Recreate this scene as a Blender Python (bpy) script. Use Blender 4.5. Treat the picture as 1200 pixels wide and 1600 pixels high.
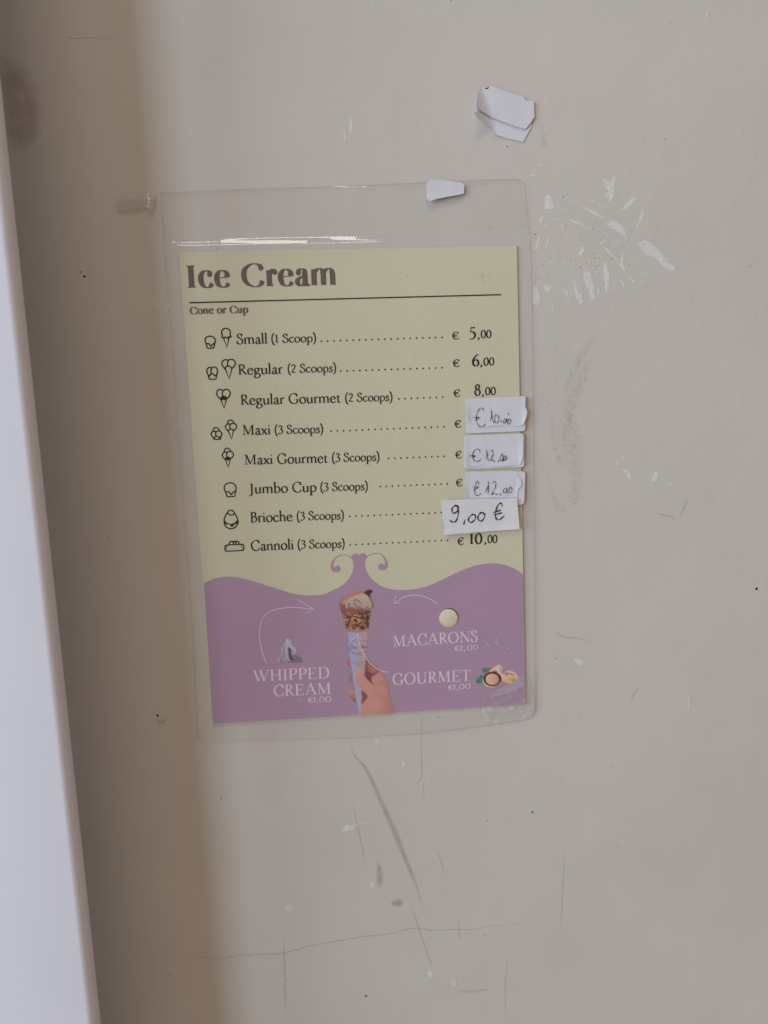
import bpy, math, random
import numpy as np
from mathutils import Vector, Matrix
from mathutils.geometry import delaunay_2d_cdt

for o in list(bpy.data.objects):
    bpy.data.objects.remove(o)
S = bpy.context.scene
COL = S.collection
random.seed(7)
rng = np.random.default_rng(7)
rad = math.radians

# ------------------------------------------------------------------ camera
# World: the wall is the plane y = 0, the viewer stands at negative y. The origin is the
# middle of the A5 menu sheet (148 x 210 mm).
FOC = 1110.0                      # focal length in photograph pixels (1200 x 1600)
YAW, PITCH, ROLL = rad(-3.80), rad(-6.40), rad(2.27)
CAM = Vector((-0.0118, -0.3223, 0.0257))
Rz = Matrix.Rotation(YAW, 3, 'Z'); Rx = Matrix.Rotation(PITCH, 3, 'X'); Ry = Matrix.Rotation(ROLL, 3, 'Y')
RC = Rz @ Rx @ Ry                 # columns: right, forward, up
cam = bpy.data.cameras.new('camera')
cam.sensor_fit = 'VERTICAL'; cam.sensor_height = 36.0; cam.sensor_width = 27.0
cam.lens = 36.0 * FOC / 1600.0
cam.clip_start = 0.01; cam.clip_end = 50
camo = bpy.data.objects.new('camera', cam); COL.objects.link(camo)
r_, f_, u_ = RC.col[0], RC.col[1], RC.col[2]
camo.matrix_world = Matrix(((r_[0], u_[0], -f_[0], CAM[0]), (r_[1], u_[1], -f_[1], CAM[1]),
                            (r_[2], u_[2], -f_[2], CAM[2]), (0, 0, 0, 1)))
S.camera = camo

# ------------------------------------------------------------------ light
w = bpy.data.worlds.new('World'); S.world = w; w.use_nodes = True
bg = w.node_tree.nodes['Background']
bg.inputs[0].default_value = (1.0, 0.70, 0.49, 1); bg.inputs[1].default_value = 0.285

def area(name, loc, target, sx, sy, power, color):
    l = bpy.data.lights.new(name, 'AREA'); l.shape = 'RECTANGLE'; l.size = sx; l.size_y = sy
    l.energy = power; l.color = color
    o = bpy.data.objects.new(name, l); COL.objects.link(o); o.location = loc
    o.rotation_euler = (Vector(target) - Vector(loc)).to_track_quat('-Z', 'Y').to_euler()
    return o
area('window_light', (-2.14, -2.38, 0.45), (0, 0, 0), 0.66, 1.8, 30.5, (0.80, 1.0, 1.20))
area('doorway_light', (-2.55, -1.00, 0.30), (0, 0, 0), 1.35, 1.9, 38.5, (0.82, 1.0, 1.16))
area('ceiling_light', (-0.16, -0.95, 1.55), (0, 0, 0), 0.60, 0.34, 5.2, (1.0, 0.94, 0.88))
S.view_settings.view_transform = 'Standard'; S.view_settings.look = 'None'
S.view_settings.exposure = 0.0; S.view_settings.gamma = 1.0
S.view_settings.use_curve_mapping = False
S.cycles.transparent_max_bounces = 24

# ------------------------------------------------------------------ helpers
def P(px, py, d=0.0):
    """Point of the plane y = -d that the photograph shows at pixel (px, py)."""
    v = RC @ Vector(((px - 600.0) / FOC, 1.0, (800.0 - py) / FOC))
    s = (-d - CAM.y) / v.y
    return CAM + v * s
def Q(px, py, d=0.0):
    p = P(px, py, d); return (p.x, p.z)

def lin(c):
    c = c / 255.0
    return c / 12.92 if c <= 0.04045 else ((c + 0.055) / 1.055) ** 2.4
IRR = 0.62
def seen(r, g, b, k=IRR):
    return tuple(min(0.92, lin(v) / k) for v in (r, g, b))

def newmat(name):
    m = bpy.data.materials.new(name); m.use_nodes = True
    nt = m.node_tree; nt.nodes.clear()
    out = nt.nodes.new('ShaderNodeOutputMaterial')
    return m, nt, out
def N(nt, typ, **kw):
    n = nt.nodes.new(typ)
    for k, v in kw.items():
        if k in n.inputs: n.inputs[k].default_value = v
        else: setattr(n, k, v)
    return n
def mix_rgb(nt, fac, a, b):
    n = nt.nodes.new('ShaderNodeMix'); n.data_type = 'RGBA'
    for sock, v in ((n.inputs[0], fac), (n.inputs[6], a), (n.inputs[7], b)):
        if hasattr(v, 'links') or isinstance(v, bpy.types.NodeSocket): nt.links.new(v, sock)
        elif isinstance(v, tuple): sock.default_value = (*v[:3], 1)
        else: sock.default_value = v
    return n.outputs[2]
def mapped(nt, sock, lo, hi, a=0.0, b=1.0):
    n = nt.nodes.new('ShaderNodeMapRange'); nt.links.new(sock, n.inputs[0])
    n.inputs[1].default_value = lo; n.inputs[2].default_value = hi
    n.inputs[3].default_value = a; n.inputs[4].default_value = b
    return n.outputs[0]
def noise(nt, scale, detail=4, rough=0.55, vec=None):
    n = N(nt, 'ShaderNodeTexNoise', Scale=scale, Detail=detail, Roughness=rough)
    if vec is None:
        vec = nt.nodes.new('ShaderNodeNewGeometry').outputs['Position']
    nt.links.new(vec, n.inputs['Vector'])
    return n.outputs['Fac']
def bump(nt, h, strength, dist):
    b = N(nt, 'ShaderNodeBump', Strength=strength, Distance=dist)
    nt.links.new(h, b.inputs['Height']); return b.outputs['Normal']

def plain(name, col, rough=0.6, spec=0.3, var=0.06, scale=60, bumps=0.0, bscale=900):
    """Diffuse stock with a faint uneven tone."""
    m, nt, out = newmat(name)
    p = N(nt, 'ShaderNodeBsdfPrincipled', Roughness=rough)
    p.inputs['Specular IOR Level'].default_value = spec
    if var:
        c = mix_rgb(nt, mapped(nt, noise(nt, scale), 0.3, 0.7), tuple(v * (1 - var) for v in col), tuple(min(0.95, v * (1 + var)) for v in col))
        nt.links.new(c, p.inputs['Base Color'])
    else:
        p.inputs['Base Color'].default_value = (*col, 1)
    if bumps:
        nt.links.new(bump(nt, noise(nt, bscale, 3), bumps, 0.0003), p.inputs['Normal'])
    nt.links.new(p.outputs[0], out.inputs[0])
    return m

def wall_material():
    m, nt, out = newmat('beige_wall_paint')
    p = N(nt, 'ShaderNodeBsdfPrincipled', Roughness=0.5)
    p.inputs['Specular IOR Level'].default_value = 0.25
    base = seen(171, 169, 165)
    big = mapped(nt, noise(nt, 7, 5, 0.6), 0.35, 0.68)
    c = mix_rgb(nt, big, tuple(v * 0.955 for v in base), tuple(v * 1.035 for v in base))
    pink = mapped(nt, noise(nt, 15, 3), 0.52, 0.72)
    c = mix_rgb(nt, pink, c, (base[0] * 1.02, base[1] * 0.985, base[2] * 0.985))
    # fine fly specks and rubbed grime
    v = N(nt, 'ShaderNodeTexVoronoi', Scale=95.0); v.feature = 'F1'
    nt.links.new(nt.nodes.new('ShaderNodeNewGeometry').outputs['Position'], v.inputs['Vector'])
    sp = mapped(nt, v.outputs['Distance'], 0.035, 0.075, 1.0, 0.0)
    gate = mapped(nt, noise(nt, 38, 2), 0.57, 0.63)
    mu = N(nt, 'ShaderNodeMath'); mu.operation = 'MULTIPLY'
    nt.links.new(sp, mu.inputs[0]); nt.links.new(gate, mu.inputs[1])
    mu2 = N(nt, 'ShaderNodeMath'); mu2.operation = 'MULTIPLY'; mu2.inputs[1].default_value = 0.35
    nt.links.new(mu.outputs[0], mu2.inputs[0])
    c = mix_rgb(nt, mu2.outputs[0], c, tuple(v * 0.45 for v in base))
    nt.links.new(c, p.inputs['Base Color'])
    h1 = noise(nt, 420, 4, 0.6); h2 = noise(nt, 40, 3)
    ad = N(nt, 'ShaderNodeMath'); ad.operation = 'MULTIPLY_ADD'; ad.inputs[1].default_value = 4.0
    nt.links.new(h2, ad.inputs[0]); nt.links.new(h1, ad.inputs[2])
    nt.links.new(bump(nt, ad.outputs[0], 0.22, 0.0004), p.inputs['Normal'])
    nt.links.new(p.outputs[0], out.inputs[0])
    return m

def film_material(name, haze=0.02, rough=0.07, tint=(0.955, 0.955, 0.95), hazecol=(0.8, 0.8, 0.82), scuff=0.0, bumps=0.12, bscale=130, gain=1.0, attr=False):
    m, nt, out = newmat(name)
    tr = N(nt, 'ShaderNodeBsdfTransparent'); tr.inputs[0].default_value = (*tint, 1)
    df = N(nt, 'ShaderNodeBsdfDiffuse'); df.inputs[0].default_value = (*hazecol, 1)
    gl = N(nt, 'ShaderNodeBsdfGlossy', Roughness=rough); gl.inputs[0].default_value = (1, 1, 1, 1)
    nrm = bump(nt, noise(nt, bscale, 3), bumps, 0.0006)
    nt.links.new(nrm, gl.inputs['Normal'])
    m1 = nt.nodes.new('ShaderNodeMixShader')
    if scuff:
        s = mapped(nt, noise(nt, 260, 5, 0.7), 0.5, 0.72, haze, haze + scuff)
        if attr:
            at = nt.nodes.new('ShaderNodeAttribute'); at.attribute_name = 'a'
            mm = N(nt, 'ShaderNodeMath'); mm.operation = 'MULTIPLY'; nt.links.new(at.outputs['Fac'], mm.inputs[0]); nt.links.new(s, mm.inputs[1]); s = mm.outputs[0]
        nt.links.new(s, m1.inputs[0])
    else:
        m1.inputs[0].default_value = haze
    nt.links.new(tr.outputs[0], m1.inputs[1]); nt.links.new(df.outputs[0], m1.inputs[2])
    # thin sheet: the same Schlick reflectance from either side
    fr = N(nt, 'ShaderNodeLayerWeight', Blend=0.5); nt.links.new(nrm, fr.inputs['Normal'])
    pw = N(nt, 'ShaderNodeMath'); pw.operation = 'POWER'; pw.inputs[1].default_value = 5.0
    nt.links.new(fr.outputs['Facing'], pw.inputs[0])
    g = N(nt, 'ShaderNodeMath'); g.operation = 'MULTIPLY_ADD'; g.inputs[1].default_value = 0.9 * gain; g.inputs[2].default_value = 0.05 * gain
    nt.links.new(pw.outputs[0], g.inputs[0])
    m2 = nt.nodes.new('ShaderNodeMixShader'); nt.links.new(g.outputs[0], m2.inputs[0])
    nt.links.new(m1.outputs[0], m2.inputs[1]); nt.links.new(gl.outputs[0], m2.inputs[2])
    nt.links.new(m2.outputs[0], out.inputs[0])
    return m

def smudge_material(name, col, strength=0.5, nscale=500, lo=0.3, hi=0.6):
    """Rubbed-on dirt: the mark's own thickness (attribute a) broken up by grain."""
    m, nt, out = newmat(name)
    tr = N(nt, 'ShaderNodeBsdfTransparent'); df = N(nt, 'ShaderNodeBsdfDiffuse')
    df.inputs[0].default_value = (*col, 1)
    at = nt.nodes.new('ShaderNodeAttribute'); at.attribute_name = 'a'
    g = mapped(nt, noise(nt, nscale, 5, 0.7), lo, hi, 0.15, 1.0)
    a = N(nt, 'ShaderNodeMath'); a.operation = 'MULTIPLY'
    nt.links.new(at.outputs['Fac'], a.inputs[0]); nt.links.new(g, a.inputs[1])
    b = N(nt, 'ShaderNodeMath'); b.operation = 'MULTIPLY'; b.inputs[1].default_value = strength
    nt.links.new(a.outputs[0], b.inputs[0])
    mx = nt.nodes.new('ShaderNodeMixShader'); nt.links.new(b.outputs[0], mx.inputs[0])
    nt.links.new(tr.outputs[0], mx.inputs[1]); nt.links.new(df.outputs[0], mx.inputs[2])
    nt.links.new(mx.outputs[0], out.inputs[0])
    return m

def picture_material():
    m, nt, out = newmat('printed_picture')
    p = N(nt, 'ShaderNodeBsdfPrincipled', Roughness=0.6)
    p.inputs['Specular IOR Level'].default_value = 0.2
    at = nt.nodes.new('ShaderNodeAttribute'); at.attribute_name = 'ink'
    nt.links.new(at.outputs['Color'], p.inputs['Base Color'])
    nt.links.new(p.outputs[0], out.inputs[0])
    return m

WHITE = seen(181, 183, 193)
M = dict(
    wall=wall_material(),
    trim=plain('white_gloss_paint', seen(185, 188, 199), 0.35, 0.45, 0.02, 12, 0.05, 300),
    yellow=plain('pale_yellow_print', seen(178, 177, 156), 0.6, 0.2, 0.025, 25, 0.05, 1500),
    lilac=plain('lilac_print', seen(149, 125, 149), 0.6, 0.2, 0.035, 35),
    black=plain('black_ink', (0.006, 0.0055, 0.0055), 0.6, 0.2, 0),
    brown=plain('grey_brown_ink', seen(86, 77, 74), 0.6, 0.2, 0.10, 400),
    whiteink=plain('pale_lilac_ink', seen(196, 181, 197), 0.6, 0.2, 0.05, 600),
    pen=plain('black_pen_ink', (0.018, 0.018, 0.022), 0.5, 0.3, 0.2, 900),
    sticker=plain('white_label_paper', WHITE, 0.55, 0.25, 0.025, 160, 0.10, 700),
    stickertop=plain('white_label_paper_over', tuple(v * 0.99 for v in WHITE), 0.5, 0.3, 0.03, 90, 0.25, 260),
    note=plain('white_note_paper', seen(183, 185, 190), 0.6, 0.2, 0.02, 200, 0.08, 900),
    film=film_material('laminate', 0.008, 0.055, (1.0, 1.0, 0.995), scuff=0.02, bumps=0.10, bscale=110),
    seal=film_material('laminate_seal', 0.10, 0.25, (0.97, 0.96, 0.95), (0.40, 0.37, 0.34), gain=0.5),
    tape=film_material('cloudy_tape', 0.30, 0.10, (0.99, 0.99, 0.99), (0.84, 0.86, 0.87), scuff=0.35, bumps=0.4, bscale=220, attr=True),
    tape2=film_material('old_tape', 0.22, 0.12, (0.97, 0.97, 0.97), (0.80, 0.77, 0.78), scuff=0.06, bumps=0.25, bscale=150),
    scrape=plain('bare_plaster', seen(182, 182, 179), 0.8, 0.1, 0.09, 520, 0.3, 900),
    scrape2=plain('thin_scraped_paint', seen(178, 175, 171), 0.8, 0.1, 0.08, 520, 0.3, 900),
    speck=plain('dark_specks', seen(92, 84, 78), 0.8, 0.1, 0.2, 400),
    hole=plain('nail_hole_dirt', (0.015, 0.013, 0.012), 0.9, 0.0, 0),
    smudge=smudge_material('grey_scuff', seen(136, 130, 122), 0.5, 240, 0.15, 0.75),
    smear=smudge_material('glue_smear', seen(150, 143, 136), 0.22, 420, 0.42, 0.62),
    hair=smudge_material('hairline_crack', seen(112, 105, 98), 0.33, 800, 0.25, 0.5),
    pale=smudge_material('pale_scuff', seen(194, 192, 188), 0.75, 500),
    rust=smudge_material('red_brown_stain', seen(118, 84, 72), 0.5, 120, 0.3, 0.6),
    pic=picture_material(),
)

def obj(name, verts, faces, mat, parent=None, smooth=False, attr=None):
    """World-space vertices -> one mesh object under its parent."""
    me = bpy.data.meshes.new(name)
    o = bpy.data.objects.new(name, me); COL.objects.link(o)
    off = Vector((0, 0, 0)); p = parent
    while p is not None:
        off += p.location; p = p.parent
    if parent is not None: o.parent = parent
    v = np.asarray([tuple(q) for q in verts], float) - np.array(off)
    if parent is None:
        c = (v.min(0) + v.max(0)) / 2; c[2] = v[:, 2].min(); v = v - c; o.location = c
    me.from_pydata([tuple(q) for q in v], [], faces)
    if attr is not None:
        a = me.attributes.new(attr[0], attr[1], 'POINT')
        if attr[1] == 'FLOAT': a.data.foreach_set('value', np.asarray(attr[2], np.float32))
        else: a.data.foreach_set('color', np.asarray(attr[2], np.float32).ravel())
    me.materials.append(mat)
    if smooth: me.shade_smooth()
    me.update()
    return o
def empty(name, loc, label, cat, group=None):
    o = bpy.data.objects.new(name, None); COL.objects.link(o); o.location = loc
    o.empty_display_size = 0.02
    o['label'] = label; o['category'] = cat
    if group: o['group'] = group
    return o
def tag(o, label, cat, group=None):
    o['label'] = label; o['category'] = cat
    if group: o['group'] = group
    return o

def cr(pts, n=6, closed=False):
    """Catmull-Rom through the points."""
    p = [np.array(q, float) for q in pts]
    if len(p) < 3: return p
    if closed: ext = [p[-1]] + p + [p[0], p[1]]; segs = len(p)
    else: ext = [2 * p[0] - p[1]] + p + [2 * p[-1] - p[-2]]; segs = len(p) - 1
    out = []
    for i in range(segs):
        a, b, c, d = ext[i:i + 4]
        for k in range(n):
            t = k / n
            out.append(0.5 * ((2 * b) + (-a + c) * t + (2 * a - 5 * b + 4 * c - d) * t * t + (-a + 3 * b - 3 * c + d) * t ** 3))
    out.append(p[0] if closed else p[-1])
    return out
def strip2(pts, width):
    """Outline pairs of a stroke; width is a number, a list or a function of direction."""
    pts = [np.array(q, float) for q in pts]; L, R = [], []
    for i, q in enumerate(pts):
        d = pts[min(i + 1, len(pts) - 1)] - pts[max(i - 1, 0)]
        if i == len(pts) - 1 and np.allclose(pts[0], q): d = pts[1] - pts[i - 1]
        if i == 0 and np.allclose(pts[-1], q): d = pts[1] - pts[-2]
        n = np.hypot(*d) or 1.0; d = d / n
        wd = width(d) if callable(width) else (width[i] if isinstance(width, (list, np.ndarray)) else width)
        nn = np.array((-d[1], d[0])) * wd / 2
        L.append(q + nn); R.append(q - nn)
    return L, R
class Flat:
    """Collects flat ink shapes; each stroke lies a few microns off the last so none coincide."""
    def __init__(s, d): s.v = []; s.f = []; s.d = d; s.k = 0
    def depth(s):
        s.k += 1; return s.d + (s.k % 7) * 5e-6
    def ribbon(s, L, R):
        d = s.depth(); b = len(s.v)
        for a, c in zip(L, R): s.v += [(a[0], -d, a[1]), (c[0], -d, c[1])]
        for i in range(len(L) - 1): s.f.append((b + 2 * i, b + 2 * i + 1, b + 2 * i + 3, b + 2 * i + 2))
    def poly(s, pts):
        d = s.depth(); b = len(s.v)
        res = delaunay_2d_cdt([Vector(p) for p in pts], [], [list(range(len(pts)))], 1, 1e-9)
        for p in res[0]: s.v.append((p.x, -d, p.y))
        for f in res[2]: s.f.append(tuple(b + i for i in f))
    def stroke_px(s, pts, wpx, smooth=True, n=5, closed=False):
        q = [Q(*p, s.d) for p in pts]
        if smooth: q = cr(q, n, closed)
        s.ribbon(*strip2(q, wpx * PXM))
    def dot(s, c, r, n=10):
        s.poly([(c[0] + r * math.cos(2 * math.pi * i / n), c[1] + r * math.sin(2 * math.pi * i / n)) for i in range(n)])
    def build(s, name, mat, parent): return obj(name, s.v, s.f, mat, parent)
PXM = 0.000290                    # metres per photograph pixel on the sheet

def prism(name, outline, d0, d1, mat, parent=None):
    """Outline (x, z) as a thin solid between depths d0 (wall side) and d1 (viewer side)."""
    res = delaunay_2d_cdt([Vector(p) for p in outline], [], [list(range(len(outline)))], 1, 1e-9)
    pts, faces = res[0], res[2]; n = len(pts)
    v = [(p.x, -d1, p.y) for p in pts] + [(p.x, -d0, p.y) for p in pts]
    f = [tuple(t) for t in faces] + [tuple(n + i for i in reversed(t)) for t in faces]
    m = len(outline)
    f += [(i, (i + 1) % m, n + (i + 1) % m, n + i) for i in range(m)]
    return obj(name, v, f, mat, parent)
def round_poly(pts, r, n=5):
    """Round every corner of a polygon."""
    out = []; k = len(pts)
    for i in range(k):
        a, b, c = (np.array(pts[(i + j) % k], float) for j in (-1, 0, 1))
        ri = r[i] if isinstance(r, (list, tuple)) else r
        u = (a - b) / np.hypot(*(a - b)); v = (c - b) / np.hypot(*(c - b))
        p0, p1 = b + u * ri, b + v * ri
        if ri <= 0: out.append(tuple(b)); continue
        for t in np.linspace(0, 1, n): out.append(tuple((1 - t) ** 2 * p0 + 2 * t * (1 - t) * b + t * t * p1))
    return out
def inside(poly, X, Y):
    poly = np.asarray(poly, float); r = np.zeros(np.shape(X), bool); j = len(poly) - 1
    for i in range(len(poly)):
        xi, yi = poly[i]; xj, yj = poly[j]
        c = ((yi > Y) != (yj > Y)) & (X < (xj - xi) * (Y - yi) / ((yj - yi) or 1e-12) + xi)
        r ^= c; j = i
    return r
def sheet(outline, hfun, step, extra_rows=()):
    """Triangulated sheet inside an outline with height hfun(x, z) off the wall."""
    o = np.asarray(outline); x0, z0 = o.min(0); x1, z1 = o.max(0)
    xs = np.arange(x0 + step / 2, x1, step); zs = list(np.arange(z0 + step / 2, z1, step))
    for a, b, st in extra_rows: zs = [z for z in zs if not a <= z <= b] + list(np.arange(a, b, st))
    X, Z = np.meshgrid(xs, np.array(sorted(zs))); X, Z = X.ravel(), Z.ravel()
    X = X + (np.sin(Z * 5000) * 0.15 * step)
    k = inside(outline, X, Z); pts = [Vector(p) for p in outline] + [Vector((a, b)) for a, b in zip(X[k], Z[k])]
    res = delaunay_2d_cdt(pts, [], [list(range(len(outline)))], 1, 1e-7)
    P2 = np.array([(p.x, p.y) for p in res[0]])
    H = hfun(P2[:, 0], P2[:, 1])
    return [(a, -h, b) for (a, b), h in zip(P2, H)], [tuple(f) for f in res[2]]

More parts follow.
